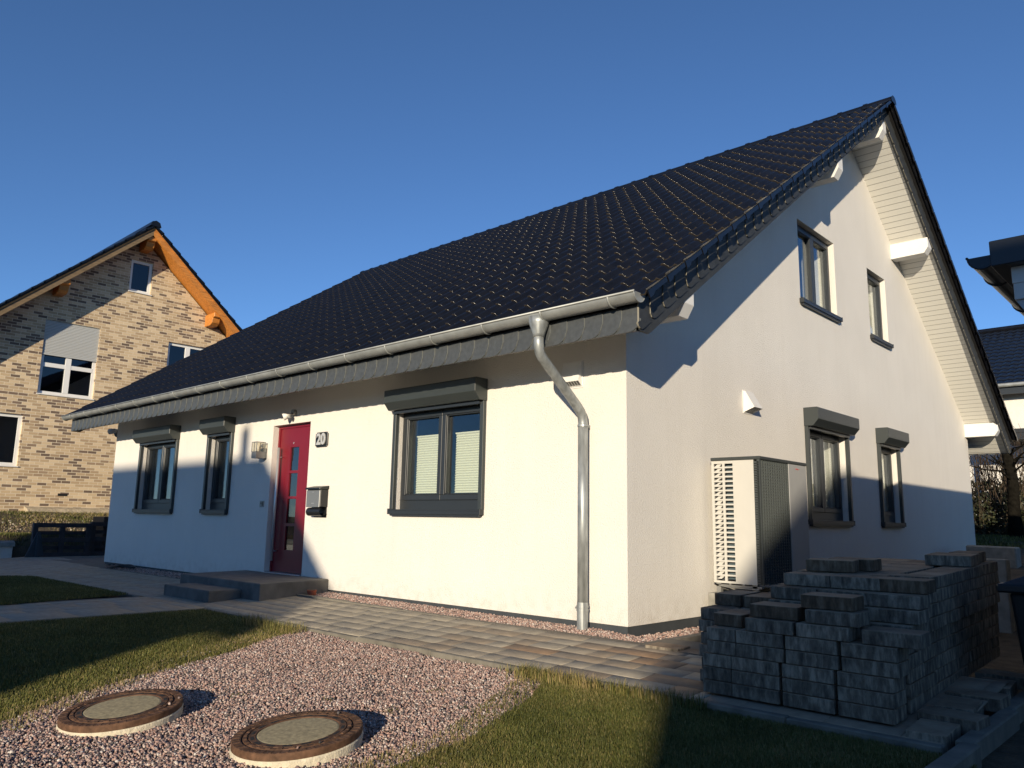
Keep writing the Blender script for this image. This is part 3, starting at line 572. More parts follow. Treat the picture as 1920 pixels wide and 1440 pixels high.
# roof -----------------------------------------------------------------
XL, XR = -13.02, .76
def rl(s, x, off):            # front slope: s measured up the slope from the eave line
    y = -.86+s*math.cos(TH); return (x, y, ZU0+s*math.sin(TH)+off)
TH = math.atan(.685); ZU0 = ZU(-.86)
def tiles(front=True):
    V = []; F = []; LI = []; W_ = .232; Y0 = -.775; ncol = int(round((XR-XL)/W_)); W2 = (XR-XL)/ncol; nrow = 23; slen = (RY-Y0)/math.cos(TH)-.06; rl_ = slen/nrow
    prof = [(0, .040), (.04, .051), (.09, .055), (.15, .050), (.22, .036), (.29, .013), (.35, .004), (.45, .004), (.51, .012), (.57, .022), (.60, .022), (.66, .010), (.72, .003), (.86, .003), (.92, .011), (.96, .025), (1, .040)]
    nrm = Vector((0, -math.sin(TH), math.cos(TH))); upv = Vector((0, math.cos(TH), math.sin(TH)))
    for r_ in range(nrow):
        s0 = r_*rl_; s1 = s0+rl_+.03; g = random.Random(r_)
        for c in range(ncol):
            x0 = XL+c*W2; k = len(V); jz = g.uniform(-.002, .002); tl = g.uniform(-.003, .003)
            P0 = Vector((0, Y0, ZU(Y0)+.315-.045*r_/nrow))
            for (u, h) in prof:
                fr = -.010*math.exp(-((u-.1)/.16)**2)            # rounded nose of the roll
                lowp = P0+upv*(s0+fr+.004)+nrm*(h+.021+jz+tl*u); lowb = P0+upv*(s0+fr+.006)+nrm*(h+.001); hi = P0+upv*s1+nrm*(h+.000)
                rim = P0+upv*(s0+fr)+nrm*(h+.0185+jz+tl*u)
                for q in (lowb, rim, lowp, hi): V.append((x0+u*W2, q.y if front else 2*RY-q.y, q.z))
            n = len(prof)
            for i in range(n-1):
                a = k+4*i
                for j in range(3):
                    f = (a+j, a+4+j, a+5+j, a+1+j); F.append(f if front else f[::-1]); LI.append(1 if j == 0 else 0)
    return V, F, LI
ro = MB(); V, F, LI = tiles(True)
o1 = npmesh('roof_tiles', [(v[0], v[1], v[2]+.25) for v in V], F, TILE, parent=house)
V, F, LI = tiles(False); o2 = npmesh('roof_tiles', [(v[0], v[1], v[2]+.25) for v in V], F, TILE, parent=house)
LIP = mat('tile_lip', (.030, .024, .018), .6, spec=.25)
for q in (o1, o2): q.data.materials.append(LIP); q.data.polygons.foreach_set('material_index', LI); q.data.update()
o1['label'] = 'black glazed tiles of the front slope'
# underside deck closing the roof
b = MB()
for sgn in (1, -1):
    ye = RY-sgn*(RY+.74)
    b.add([(XL+.05, ye, ZU(-.74)+.27), (XR-.08, ye, ZU(-.74)+.27), (XR-.08, RY, ZU(RY)+.27), (XL+.05, RY, ZU(RY)+.27)], [(0, 1, 2, 3)])
b.build('roof_deck', DARK, house, fix=False)
# side flanges of the verge tiles, stepping down the rake
b = MB(); nrow = 23; slen = (RY+.775)/math.cos(TH)-.06; rl_ = slen/nrow; upv = Vector((0, math.cos(TH), math.sin(TH))); nrm = Vector((0, -math.sin(TH), math.cos(TH)))
for xx, sg in ((XR, 1), (XL, -1)):
    b = MB()
    for front in (True, False):
        for r_ in range(nrow):
            s0 = r_*rl_+.002; s1 = s0+rl_*.93; P0 = Vector((0, -.775, ZU(-.775)+.315-.045*r_/nrow))
            vs = []
            for dx in (0, .014*sg):
                for (s_, h) in ((s0, .040), (s1, .036), (s1, -.004), (s0+.10, -.004), (s0+.07, -.022), (s0, -.026)):
                    q = P0+upv*s_+nrm*h; vs.append((xx+dx, q.y if front else 2*RY-q.y, q.z))
            b.add(vs, [(0, 1, 2, 3, 4, 5), (11, 10, 9, 8, 7, 6)]+[(i, i+6, (i+1) % 6+6, (i+1) % 6) for i in range(6)])
    b.build('verge_tiles', TILE, house)
# ridge caps
b = MB(); n = 34; L_ = (XR+.02-XL)/n
for i in range(n):
    x0 = XL-.01+i*L_; pts = []
    for k, (x_, s_) in enumerate(((x0-.02, 1.0), (x0+.035, 1.0), (x0+.04, .9), (x0+L_, .86))):
        pts += [(x_, RY+s_*.125*math.sin(a), ZU(RY)+.255+s_*.10*math.cos(a)) for a in [math.radians(-105+210*j/10) for j in range(11)]]
    b.add(pts, [(k*11+j, k*11+j+1, (k+1)*11+j+1, (k+1)*11+j) for k in range(3) for j in range(10)])
b.add([(XR+.025, RY+.118*math.sin(a), ZU(RY)+.255+.095*math.cos(a)) for a in [math.radians(-105+210*j/10) for j in range(11)]], [tuple(range(11))])
b.build('ridge_caps', TILE, house, fix=False, smooth=False)
# slate cladding of eave and verge
def shingles(b, fn, a0, a1, w_, z_lo, z_hi, curve, seed, step=.002):
    g = random.Random(seed); n = int((a1-a0)/w_); w2 = (a1-a0)/n
    for i in range(n):
        p = a0+i*w2; q = min(p+w2+.03, a1+.002); d0 = .004+.006*0; zl = z_lo(p)-z_lo(p); c = curve
        # polygon in (a, z): right lower corner swept in an arc
        pts = [(p, 0), (p+w2*.55, 0)]+[(p+w2*.55+(w2*.45+.02)*math.sin(t_), (1-math.cos(t_))*c) for t_ in (.35, .7, 1.05, 1.4)]+[(q, c*1.05), (q, 1), (p, 1)]
        def P(a, f, d):
            lo = z_lo(a); hi = z_hi(a); return fn(a, d, lo+(hi-lo)*f)
        ti = .014*0; k = len(pts)
        vs = [P(a, f, .006+.010*(a-p)/w2) for a, f in pts]+[P(a, f, -.002) for a, f in pts]
        b.add(vs, [tuple(range(k))], 0); b.add(vs, [(j, j+k, (j+1) % k+k, (j+1) % k) for j in range(k)], 1)
yE = -.71
b = MB(); shingles(b, lambda a, d, z: (a, yE-d, z), -12.84, .625, .20, lambda a: 2.392, lambda a: 2.60, .55, 1)
b.box(-12.84, .62, yE, yE+.03, 2.395, 2.62, 1-1)
o = b.build('eave_slates', [SLATE, SLATEEDGE], house, fix=False)
b = MB(); shingles(b, lambda a, d, z: (a, 2*RY-yE+d, z), -12.84, .625, .20, lambda a: 2.392, lambda a: 2.60, .8, 2); b.build('eave_slates', [SLATE, SLATEEDGE], house, fix=False)
b = MB(); zl = lambda y: max(ZU(y)-.01, 2.392); zh = lambda y: ZU(y)+.30
shingles(b, lambda a, d, z: (.624+d*.95, -a, z), -RY, -yE+.02, .205, lambda a: zl(-a), lambda a: zh(-a), .26, 3)
shingles(b, lambda a, d, z: (.624+d*.95, 2*RY+a, z), -RY, -yE+.02, .205, lambda a: zl(-a), lambda a: zh(-a), .26, 4)
for sgn in (0, 1):
    f = (lambda y: y) if not sgn else (lambda y: 2*RY-y)
    VB = lambda b, xx: b.add([(xx+dx, f(y), z) for dx in (0, .028) for y, z in ((yE, 2.395), (-.55, 2.395), (RY, zl(RY)+.006), (RY, zh(RY)), (yE, zh(yE)))], [(0, 1, 2, 3, 4), (9, 8, 7, 6, 5), (0, 5, 6, 1), (1, 6, 7, 2), (3, 8, 9, 4), (4, 9, 5, 0)])
    VB(b, .595); b2 = MB(); VB(b2, -12.86); b2.build('verge_board', VERGE, house)
b.build('verge_slates', [VERGE, mat('verge_edge', (.24, .225, .18), .6)], house, fix=False)
# soffits
b = MB()
for sgn in (0, 1):
    f = (lambda y: y) if not sgn else (lambda y: 2*RY-y)
    for xa, xb, yt in ((.0, .60, RY), (-12.84, HL, RY), (HL, .0, .0)):
        b.add([(xa, f(-.695), ZU(-.695)+.02), (xb, f(-.695), ZU(-.695)+.02), (xb, f(yt), ZU(yt)+.02), (xa, f(yt), ZU(yt)+.02)], [(0, 1, 2, 3)])
b.build('soffit', SOFFIT, house, fix=False)
# purlin ends
for y_, h_, w_ in ((.14, .31, .17), (4.25, .32, .17), (RY, .30, .17), (8.34, .27, .22), (12.45, .27, .22)):
    b = MB(); zt = ZU(y_)+(.03 if y_ not in (RY,) else .0); L_ = .585
    b.prism([(0, zt), (L_+.03, zt), (L_+.03, zt-h_*.62), (L_-.04, zt-h_), (0, zt-h_)], y_-w_/2, y_+w_/2, lambda a, d, z: (d+.001, a, z)); b.build('purlin_end', WHITE, house, bevel=.004)
# gutter and downpipe
b = MB(); gy0, gz0, gr = -.80, 2.69, .079; n = 12
def gring(x, r_, extra=0.): return [(x, gy0-r_*math.cos(math.pi*j/n), gz0-r_*math.sin(math.pi*j/n)+(.006 if extra else 0)) for j in range(n+1)]
g0, g1 = -12.96, .69
b.add(gring(g0, gr)+gring(g1, gr), [(j, j+1, j+n+2, j+n+1) for j in range(n)]); b.add(gring(g0, gr-.004)+gring(g1, gr-.004), [(j+1, j, j+n+1, j+n+2) for j in range(n)])
for e in (g0, g1): b.add(gring(e, gr+.003)+[(e, gy0, gz0+.004)], [tuple(range(n+1))]); b.tube([(e, p[1], p[2]) for p in gring(e, gr+.003)], .005, 6)
b.tube([(g0-.005, gy0-gr-.004, gz0), (g1+.005, gy0-gr-.004, gz0)], .0105, 8)
for k in range(18):
    x = .42-k*.76
    if x > g0: b.add(gring(x-.012, gr+.005)+gring(x+.012, gr+.005), [(j, j+1, j+n+2, j+n+1) for j in range(n)]); b.tube([(x, p[1], p[2]) for p in gring(x, gr+.005)], .009, 6)
b.build('gutter', ZINC, house, fix=False, smooth=True)
b = MB(); dx = -.42
b.tube([(dx, -.80, 2.66), (dx, -.80, 2.60), (dx, -.80, 2.50), (dx, -.80, 2.47)], [.10, .095, .058, .054], 20)
pth = [(dx, -.80, 2.50), (dx, -.80, 2.42), (dx, -.795, 2.38)]
pth += [(dx-.01, -.775, 2.335), (dx-.015, -.74, 2.30), (dx-.02, -.68, 2.262), (dx-.02, -.30, 1.975), (dx-.02, -.20, 1.90), (dx-.02, -.145, 1.85), (dx-.02, -.115, 1.80), (dx-.02, -.105, 1.74), (dx-.02, -.105, 1.70)]
b.tube(pth, .048, 20); b.tube([(dx-.02, -.105, 1.72), (dx-.02, -.105, .0)], .050, 20)
o = b.build('downpipe', GALV, house, smooth=True)
b = MB(); b.tube([(dx-.02, -.105, .05), (dx-.02, -.105, -.23)], .053, 20)
for z_, r_ in ((.012, .058), (-.02, .058)): b.tube([(dx-.02, -.105, z_-.010), (dx-.02, -.105, z_+.010)], r_, 20)
b.box(dx-.09, dx-.07, -.13, -.09, -.012, .006)
b.build('standpipe', GALV, o, smooth=False)
b = MB(); b.box(dx-.03, dx-.01, -.06, 0, 1.70, 1.73); b.tube([(dx-.02, -.105, 1.705), (dx-.02, -.105, 1.725)], .055, 20); b.build('pipe_bracket', GALV, o)
# vents ---------------------------------------------------------------
def grille(name, fn, a0, a1, z0, z1, dep):
    b = MB(); zz = z0+.05; pr = [(0, z1), (dep*.25, z1), (dep, zz+.03), (dep, zz), (0, z0)]
    b.box(a0-.012, a1+.012, .001, .008, z0-.012, z1+.012, fn=lambda a, d, z: fn(a, d, z))
    b.add([fn(a, d, z) for a in (a0, a1) for d, z in ((.008, z1), (dep*.2, z1), (dep, zz), (.008, z0))], [(0, 1, 2, 3), (7, 6, 5, 4), (0, 4, 5, 1), (1, 5, 6, 2)])
    o = b.build(name, WHITE, house, fix=True)
    b = MB(); n = 7
    b.add([fn(a0+.006, dep-.01, zz+.012), fn(a1-.006, dep-.01, zz+.012), fn(a1-.006, .01, z0+.014), fn(a0+.006, .01, z0+.014)], [(0, 1, 2, 3)], 1)
    for i in range(n+1):
        a = a0+(a1-a0)*i/n; b.add([fn(a-.004, dep, zz), fn(a+.004, dep, zz), fn(a+.004, .008, z0), fn(a-.004, .008, z0)], [(0, 1, 2, 3)]); t_ = i/n
        b.add([fn(a0, dep*(1-t_)+.008*t_+.004, zz*(1-t_)+z0*t_), fn(a1, dep*(1-t_)+.008*t_+.004, zz*(1-t_)+z0*t_), fn(a1, dep*(1-t_)+.008*t_-.004, zz*(1-t_)+z0*t_), fn(a0, dep*(1-t_)+.008*t_-.004, zz*(1-t_)+z0*t_)], [(0, 1, 2, 3)])
    b.build('vent_grille', [WHITE, DARK], o, fix=False)
grille('vent_hood', fF, -.765, -.53, 2.13, 2.385, .07)
grille('vent_hood', fG, 2.39, 2.60, 2.10, 2.35, .14)
# ------------------------------------------------------------------ things on the front wall
o = thing('house_number_sign', 'dark rectangular sign with pale raised number 20 beside the red door', 'house number', (-5.06, 0, 1.85))
b = MB(); b.box(-5.205, -4.915, -.022, -.004, 1.765, 1.935); b.box(-5.185, -4.935, -.018, -.004, 1.748, 1.955); b.build('sign_plate', BLACK, o, bevel=.004)
tc_ = bpy.data.curves.new('t', 'FONT'); tc_.body = '20'; tc_.size = .21; tc_.extrude = .006; tc_.offset = .0075; tc_.align_x = 'CENTER'; tc_.align_y = 'CENTER'; tc_.space_character = 1.02
to = bpy.data.objects.new('t', tc_); S.collection.objects.link(to); bpy.context.view_layer.update()
me = bpy.data.meshes.new_from_object(to.evaluated_get(bpy.context.evaluated_depsgraph_get())); bpy.data.objects.remove(to)
me.materials.clear(); me.materials.append(mat('sign_digits', (.55, .55, .54), .4, metal=.3)); no = bpy.data.objects.new('digits', me); S.collection.objects.link(no); no.parent = o
no.rotation_euler = (math.pi/2, 0, 0); no.location = (0, -.030, 0)
o = thing('mailbox', 'grey and black wall mailbox with paper tube below, right of the red door', 'mailbox', (-5, 0, .8))
b = MB(); b.box(-5.165, -4.845, -.125, -.002, .93, 1.165); b.build('body', BLACK, o, bevel=.006)
b = MB(); b.box(-5.16, -4.85, -.137, -.126, .925, 1.15); b.build('front_flap', STEELM, o, bevel=.004)
b = MB(); b.prism([(-.155, 1.16), (-.15, 1.185), (-.002, 1.215), (-.002, 1.17)], -5.18, -4.83, lambda a, d, z: (a, d, z)); b.build('lid', BLACK, o, bevel=.004)
b = MB(); prf = [(-.072+.060*math.cos(math.radians(a)), .865+.058*math.sin(math.radians(a))) for a in range(60, 350, 20)]; k = len(prf)
b.add([(x_, p, q) for x_ in (-5.165, -4.845) for p, q in prf]+[(x_, -.072+(p+.072)*.93, .865+(q-.865)*.93) for x_ in (-5.165, -4.845) for p, q in prf], [(j, j+1, j+k+1, j+k) for j in range(k-1)]+[(2*k+j, 2*k+j+1, 2*k+j+k+1, 2*k+j+k) for j in range(k-1)]); b.box(-5.15, -4.86, -.01, -.002, .79, .93)
b.build('newspaper_roll', BLACK, o, fix=False)
b = MB(); b.tube([(-5.005, -.1375, 1.125), (-5.005, -.14, 1.125)], .007, 12)
for q in (-.02, 0, .02): b.box(-5.005+q-.007, -5.005+q+.007, -.1385, -.137, .972, .980)
b.build('lock', STEEL, o)
o = thing('wall_lantern', 'square metal wall lantern with clear glass, left of the red door', 'wall lamp', (-6.5, 0, 1.75))
LX = -6.56
b = MB(); b.box(LX-.07, LX+.07, -.19, -.05, 1.645, 1.735); b.box(LX-.05, LX+.05, -.05, -.002, 1.655, 1.80)
for p, q in ((-.07, -.19), (.07, -.19), (-.07, -.05), (.07, -.05), (0, -.19)): b.box(LX+p-.004, LX+p+.004, q-.004, q+.004, 1.735, 1.885)
for p in (1.885, 1.74): b.box(LX-.074, LX+.074, -.194, -.186, p-.004, p+.004); b.box(LX-.074, LX+.074, -.054, -.046, p-.004, p+.004); b.box(LX-.074, LX-.066, -.19, -.05, p-.004, p+.004); b.box(LX+.066, LX+.074, -.19, -.05, p-.004, p+.004)
b.build('lantern_frame', ALU, o)
b = MB(); b.box(LX-.065, LX+.065, -.185, -.055, 1.74, 1.88); b.build('lantern_glass', glass('lantern_pane', .8, (.85, .83, .75), .05), o)
b = MB(); b.tube([(LX, -.12, 1.74), (LX, -.12, 1.77), (LX, -.12, 1.80), (LX, -.12, 1.83), (LX, -.12, 1.85)], [.018, .022, .032, .026, .006], 12); b.build('bulb', WHITE, o, smooth=True)
def floodlight(name, x, y, z, lab, d=(0, -1)):
    o = thing(name, lab, 'outdoor light', (x, y, z))
    b = MB(); b.tube([(x, y-.002, z+.04), (x, y-.05, z+.04)], .042, 18); b.tube([(x, y-.03, z+.03), (x, y-.08, z)], .014, 10); b.build('mount', ALU, o)
    b = MB(); b.tube([(x-.03, y-.06, z+.005), (x-.05, y-.11, z-.02), (x-.075, y-.15, z-.04)], [.030, .045, .052], 18); b.build('lamp_head', WHITE, o, smooth=True)
    b = MB(); b.tube([(x+.01, y-.07, z-.02), (x+.015, y-.10, z-.04), (x+.015, y-.12, z-.055)], [.012, .026, .022], 14); b.build('motion_sensor', STEELM, o, smooth=True)
floodlight('spotlight', -5.80, 0, 2.25, 'small white motion spotlight above the red door')
o = thing('security_camera', 'small white twin-head light under the eave at the left corner of the house', 'outdoor light', (-12.6, -.1, 2.4))
b = MB(); b.tube([(-12.395, .10, 2.44), (-12.45, .10, 2.44)], .05, 14); b.tube([(-12.43, .10, 2.44), (-12.50, .06, 2.40), (-12.54, .02, 2.37)], [.02, .05, .05], 14); b.build('sensor_head', ALU, o, smooth=True)
b = MB(); b.tube([(-12.50, .08, 2.45), (-12.62, .03, 2.46), (-12.74, -.02, 2.45)], [.03, .05, .06], 14); b.build('lamp_head', WHITE, o, smooth=True)
o = thing('doorbell', 'small dark square doorbell on the wall left of the red door', 'doorbell', (-6.55, 0, .97))
b = MB(); b.box(-6.605, -6.49, -.012, -.001, .93, 1.02); b.build('bell_plate', STEELM, o, bevel=.003); b = MB(); b.tube([(-6.565, -.012, .985), (-6.565, -.018, .985)], .012, 12); b.box(-6.54, -6.505, -.014, -.012, .945, 1.005); b.build('bell_button', BLACK, o)
# entrance steps --------------------------------------------------------
o = thing('entrance_steps', 'two low dark concrete steps in front of the red door', 'steps', (-5.8, -.5, -.2))
b = MB(); b.box(-6.88, -4.72, -.995, -.003, -.40, -.028, fn=lambda x, y, z: (x, y, z+(.02*(y+1) if z > -.1 else 0)))
b.build('landing', STEP, o, bevel=.010, seg=2)
b = MB()
for k, (p, q) in enumerate(((-6.86, -6.1), (-6.095, -5.4), (-5.395, -4.735))):
    for r_, (s_, t_) in enumerate(((-.985, -.5), (-.495, -.01))): b.box(p, q, s_, t_, -.03, -.0235, fn=lambda x, y, z: (x, y, z+.02*(y+1)))
b.build('landing_slabs', mat('landing_slab', (.16, .15, .13), .8, noise=.25, nscale=6), o)
b = MB(); b.box(-6.40, -5.15, -1.425, -.998, -.40, -.12); b.build('lower_step', STEP, o, bevel=.010, seg=2)
b = MB(); b.box(-6.385, -5.60, -1.41, -1.0, -.121, -.117); b.box(-5.595, -5.165, -1.41, -1.0, -.121, -.117); b.build('lower_step_slabs', mat('step_slab', (.17, .16, .135), .8, noise=.25, nscale=6), o)
o = thing('flower_saucer', 'small terracotta brick piece in the gravel beside the steps', 'terracotta piece', (-4.62, -.3, -.17))
b = MB(); b.tube([(-4.6, -.33, -.19), (-4.6, -.33, -.12)], [.05, .062], 20); b.build('terracotta_bowl', TERRA, o)
b = MB(); b.tube([(-4.6, -.33, -.1205), (-4.6, -.33, -.1195)], .05, 20); b.build('soil_fill', SOIL, o)
b = MB(); pts = [(-11.1+.36*math.cos(a)*(1+.1*math.sin(3*a))+.10*a/3, -.30+.13*math.sin(a), -.155+.012*math.sin(2.3*a)+.002*a) for a in [k*.22 for k in range(80)]]
b.tube(pts, .013, 8); tag(b.build('garden_hose', HOSE, smooth=True), 'coiled black garden hose on the gravel at the left corner', 'hose')
# ------------------------------------------------------------------ heat pump
hp = thing('heat_pump', 'tall grey outdoor heat pump with black louvred front by the gable wall', 'heat pump', (.35, 2.0, -.2))
x0, x1, y0, y1, z0, z1 = .08, .62, 1.45, 2.60, .20, 1.455
b = MB(); sx0, sx1 = .08, .557
# near side panel with two columns of slots cut through it
rows = 25; zs = [.222+(1.425-.222)*i/rows for i in range(rows+1)]; cols = [(.108, .205), (.232, .325)]
def side(b, y):
    xb = [sx0, cols[0][0], cols[0][1], cols[1][0], cols[1][1], sx1]
    for i in range(5):
        if i in (1, 3):
            b.box(xb[i], xb[i+1], y, y+.012, z0, zs[0]); b.box(xb[i], xb[i+1], y, y+.012, zs[-1], z1)
            for r_ in range(rows): b.box(xb[i], xb[i+1], y, y+.012, zs[r_], zs[r_]+.017) if r_ else None
        else: b.box(xb[i], xb[i+1], y, y+.012, z0, z1)
side(b, y0); b.build('side_panel', LGREY, hp)
b = MB()
for r_ in range(rows):
    zc = zs[r_]; a, c = cols[1]; b.add([(a, y0+.02, zc+.017), (c, y0+.02, zc+.017), (c, y0+.05, zc+.034), (a, y0+.05, zc+.034)], [(0, 1, 2, 3)], 1); a, c = cols[0]
    sk = .012*math.sin(r_*.55); b.add([(a+.004, y0+.014, zc+.017), (a+.05+sk, y0+.014, zc+.017), (c-.008, y0+.016, zc+.048), (a+.045-sk, y0+.016, zc+.048)], [(0, 1, 2, 3)])
b.build('side_louvres', [LGREY, mat('louvre_metal', (.16, .22, .25), .35, metal=.3)], hp, fix=False)
b = MB(); b.box(.10, .545, y0+.10, y1-.02, z0+.02, z1-.01); b.build('inner_casing', mat('casing_core', (.05, .055, .06), .5), hp)
b = MB(); yg0, yg1 = y0, 2.14
# black grille: horizontal fins on the corner strip and a fine lattice on the front
for k in range(50):
    zc = z0+.01+k*(z1-z0-.02)/50
    b.box(.559, .618, y0-.004, y0+.02, zc, zc+.016)
b.box(.556, .560, y0+.001, y0+.08, z0, z1)
for k in range(40):
    zc = z0+.01+k*(z1-z0-.02)/40; b.box(.590, .612, y0+.016, yg1, zc, zc+.011)
nv = 12
for k in range(nv+1):
    yy = y0+.02+k*(yg1-y0-.03)/nv; b.box(.598, .622, yy-.006, yy+.006, z0, z1)
b.box(.596, .624, y0-.004, y0+.03, z0, z1)
b.build('front_grille', mat('grille_plastic', (.06, .07, .07), .4), hp)
b = MB(); b.box(.56, .575, y0+.08, yg1, z0, z1)
for zc in (z0+.32, z0+.93):
    b.lathe([(.25, .0), (.27, .004), (.25, .012), (.22, .012)], (0, 0, 0), 40); k = 40*4
    b.v[-k:] = [(.578+z_, 1.80+x_, zc+y_) for x_, y_, z_ in b.v[-k:]]
b.build('fan_housing', mat('fan_dark', (.005, .005, .006), .5), hp)
b = MB(); b.box(.565, .626, yg1+.002, y1, z0, z1); b.box(sx0, .56, y1-.015, y1-.001, z0, z1); b.box(sx0, sx0+.012, y0+.013, y1-.016, z0, z1); b.build('control_panel', MGREY, hp, bevel=.004)
b = MB(); b.box(x0-.005, .632, y0-.012, y1+.01, z1+.001, z1+.036); b.build('top_cover', ANTHB, hp, bevel=.006)
b = MB(); g0_ = 2.31
b.tube([(.628, g0_, 1.405), (.628, g0_+.02, 1.413), (.628, g0_+.035, 1.404), (.628, g0_+.05, 1.411), (.628, g0_+.065, 1.402), (.628, g0_+.08, 1.408), (.628, g0_+.11, 1.408)], [.0015, .004, .003, .004, .003, .0022, .001], 6)
b.build('red_emblem', mat('red_print', (.55, .02, .02), .5), hp)
b = MB(); b.box(.10, .60, y0+.01, y0+.05, .165, .185); b.box(.10, .60, y1-.06, y1-.02, .165, .185); b.box(.10, .15, y0+.01, y0+.06, .10, .2); b.tube([(.14, y0-.01, .175), (.26, y0-.005, .16), (.58, y0-.005, .155)], .008, 8); b.box(.5, .55, y0+.01, y0+.06, .10, .2)
for q in (.25, .4): b.box(q, q+.02, y0, y0+.03, .185, .2)
b.build('support_frame', ALU, hp)
o = thing('concrete_footing', 'pale concrete footing blocks under the heat pump', 'footing', (.3, 2, -.25))
b = MB(); b.box(.06, .64, y0-.10, y0+.16, -.30, .10); b.build('near_beam', CONC, o, bevel=.008); b = MB(); b.box(.06, .64, y1-.2, y1+.02, -.30, .10); b.build('far_beam', CONC, o, bevel=.008)
# ------------------------------------------------------------------ paving-block stack
def blockmesh(lx, ly, lz, seed):
    g = random.Random(seed); b = bmesh.new(); bmesh.ops.create_cube(b, size=1)
    for v in b.verts: v.co = (v.co.x*lx, v.co.y*ly, v.co.z*lz)
    bmesh.ops.bevel(b, geom=b.edges[:], offset=.003, segments=1, affect='EDGES')
    bmesh.ops.subdivide_edges(b, edges=[e for e in b.edges if e.calc_length() > .05], cuts=3, use_grid_fill=True)
    for v in b.verts: v.co += Vector((g.uniform(-1, 1), g.uniform(-1, 1), g.uniform(-1, 1)*.6))*.0005
    me = bpy.data.meshes.new('paving_block'); b.to_mesh(me); b.free(); me.materials.append(BLOCKB if seed >= 20 else BLOCK); return me
BMX = [blockmesh(.3015, .1935, .0755, k) for k in range(6)]; BMY = [blockmesh(.1935, .3015, .0755, k+10) for k in range(6)]; BNX = blockmesh(.3015, .1935, .0765, 20); BNY = blockmesh(.1935, .3015, .0765, 21)
ORD = 'first second third fourth fifth sixth seventh eighth ninth tenth eleventh twelfth thirteenth fourteenth fifteenth'.split()
def base_z(y): return -.25+.026*(y+1.5)
def block(x, y, k, kind, label, rot=0, group='concrete paving blocks piled in the stack', zoff=0., name='paving_block'):
    me = rnd.choice(BMX if kind == 'x' else BMY)
    if label.startswith(('dark brown', 'brown-faced', 'upper block', 'topmost', 'brown block', 'dark block raised')) or label == 'brown-topped block, ninth course, front of the tall rear part, right': me = BNX if kind == 'x' else BNY
    o = bpy.data.objects.new(name, me); S.collection.objects.link(o)
    o.location = (x, y, base_z(y)+.08*k+.04+zoff); o.rotation_euler = (rnd.choice((0, 0, math.pi)) if zoff == 0 and k < 8 and kind == 'y' else 0, 0, math.radians(rot+rnd.uniform(-1.0, 1.0)))
    o.rotation_euler[0] = .026
    tag(o, label, 'paving block', group); return o
colw = ['leftmost', 'second from the left', 'third from the left', 'rightmost']
for k in range(5):      # front face
    s_ = 0 if k < 3 else .03
    for i, (xx, kd) in enumerate(((1.705, 'y'), (1.96, 'x'), (2.278, 'x'), (2.602, 'x'))):
        block(xx+s_+rnd.uniform(-.004, .004), -1.41 if kd == 'x' else -1.355, k, kd, f'grey block, {ORD[k]} course up on the stack front, {colw[i]}')
block(1.745, -1.27, 5, 'y', 'dark brown-topped block on its own at the left end of the front ledge')
block(2.055, -1.41, 5, 'x', 'grey block in the sixth front course, left of two others')
block(2.375, -1.41, 5, 'x', 'grey block in the sixth front course, between two others')
block(2.745, -1.40, 5, 'x', 'grey block overhanging the front right corner of the stack', 1.5)
block(2.065, -1.36, 6, 'x', 'brown-faced block on the front ledge, left of the two-block pile')
block(2.425, -1.39, 6, 'x', 'lower block of the two-block pile on the front ledge', .5)
block(2.385, -1.35, 7, 'x', 'upper block of the two-block pile on the front ledge', .5)
for k in range(6):      # left side, second column behind
    for j, yy in enumerate((-1.09, -.78, -.47)):
        block(1.53+.015*(k % 2), yy, k, 'y', f'grey block, {ORD[k]} course up on the stack left side, {ORD[j]} from the front')
for j, (xx, yy) in enumerate(((1.76, -.93), (1.76, -.62), (1.975, -.93), (1.975, -.62))): block(xx, yy, 5, 'y', f'brown-topped block on the low left shelf of the stack, {ORD[j]} of four')
block(1.78, -.93, 6, 'y', 'dark block raised on the left shelf, nearest the front'); block(1.80, -.60, 6, 'y', 'dark block raised on the left shelf, nearest the heat pump')
block(1.55, -.90, 5+1-1, 'y', 'brown block at the far left edge of the left shelf', zoff=.0795)
for k in range(6, 9):   # front face of the tall rear part
    yy = [-1.05, -1.01, -.905][k-6]; xs_ = [(2.04, 'x'), (2.35, 'x'), (2.645, 'x')] if k != 8 else [(2.085, 'x'), (2.40, 'x'), (2.66, 'y')]
    if k == 8: xs_ = [(2.085, 'x'), (2.385, 'x'), (2.655, 'x')]
    for i, (xx, kd) in enumerate(xs_):
        if k == 8 and i == 1: xx = 2.395
        block(xx, yy, k, kd, f'{"brown-topped" if k == 8 and i == 2 else "grey"} block, {ORD[k]} course, front of the tall rear part, {["left", "middle", "right"][i]}')
for k in range(9):      # right side
    yb = -1.205 if k < 5 else (-1.20 if k == 5 else [-.84, -.80, -.70][k-6]); j = 0; y = yb
    while y < 1.12:
        kd = 'x' if rnd.random() < .72 else 'y'; w_ = .2 if kd == 'x' else .31
        xr = 2.745-.022*(y+1.2)+(.02 if k > 4 else 0)+rnd.uniform(-.006, .006)
        block(xr-(.153 if kd == 'x' else .098), y+w_/2, k, kd, f'grey block, {ORD[k]} course up on the stack right side, {ORD[min(j, 14)]} from the front')
        y += w_+.002; j += 1
for j in range(6):      # top of the tall part
    for i, xx in enumerate((2.36, 2.05)):
        block(xx-.03*(j > 2), -.68+j*.315+.05*i, 8, 'x', f'brown-topped block on the stack top, {ORD[2*j]} row back, {["middle", "left"][i]} column')
        block(xx-.03*(j > 2), -.47+j*.315+.05*i, 8, 'x', f'brown-topped block on the stack top, {ORD[2*j+1]} row back, {["middle", "left"][i]} column') if j < 5 else None
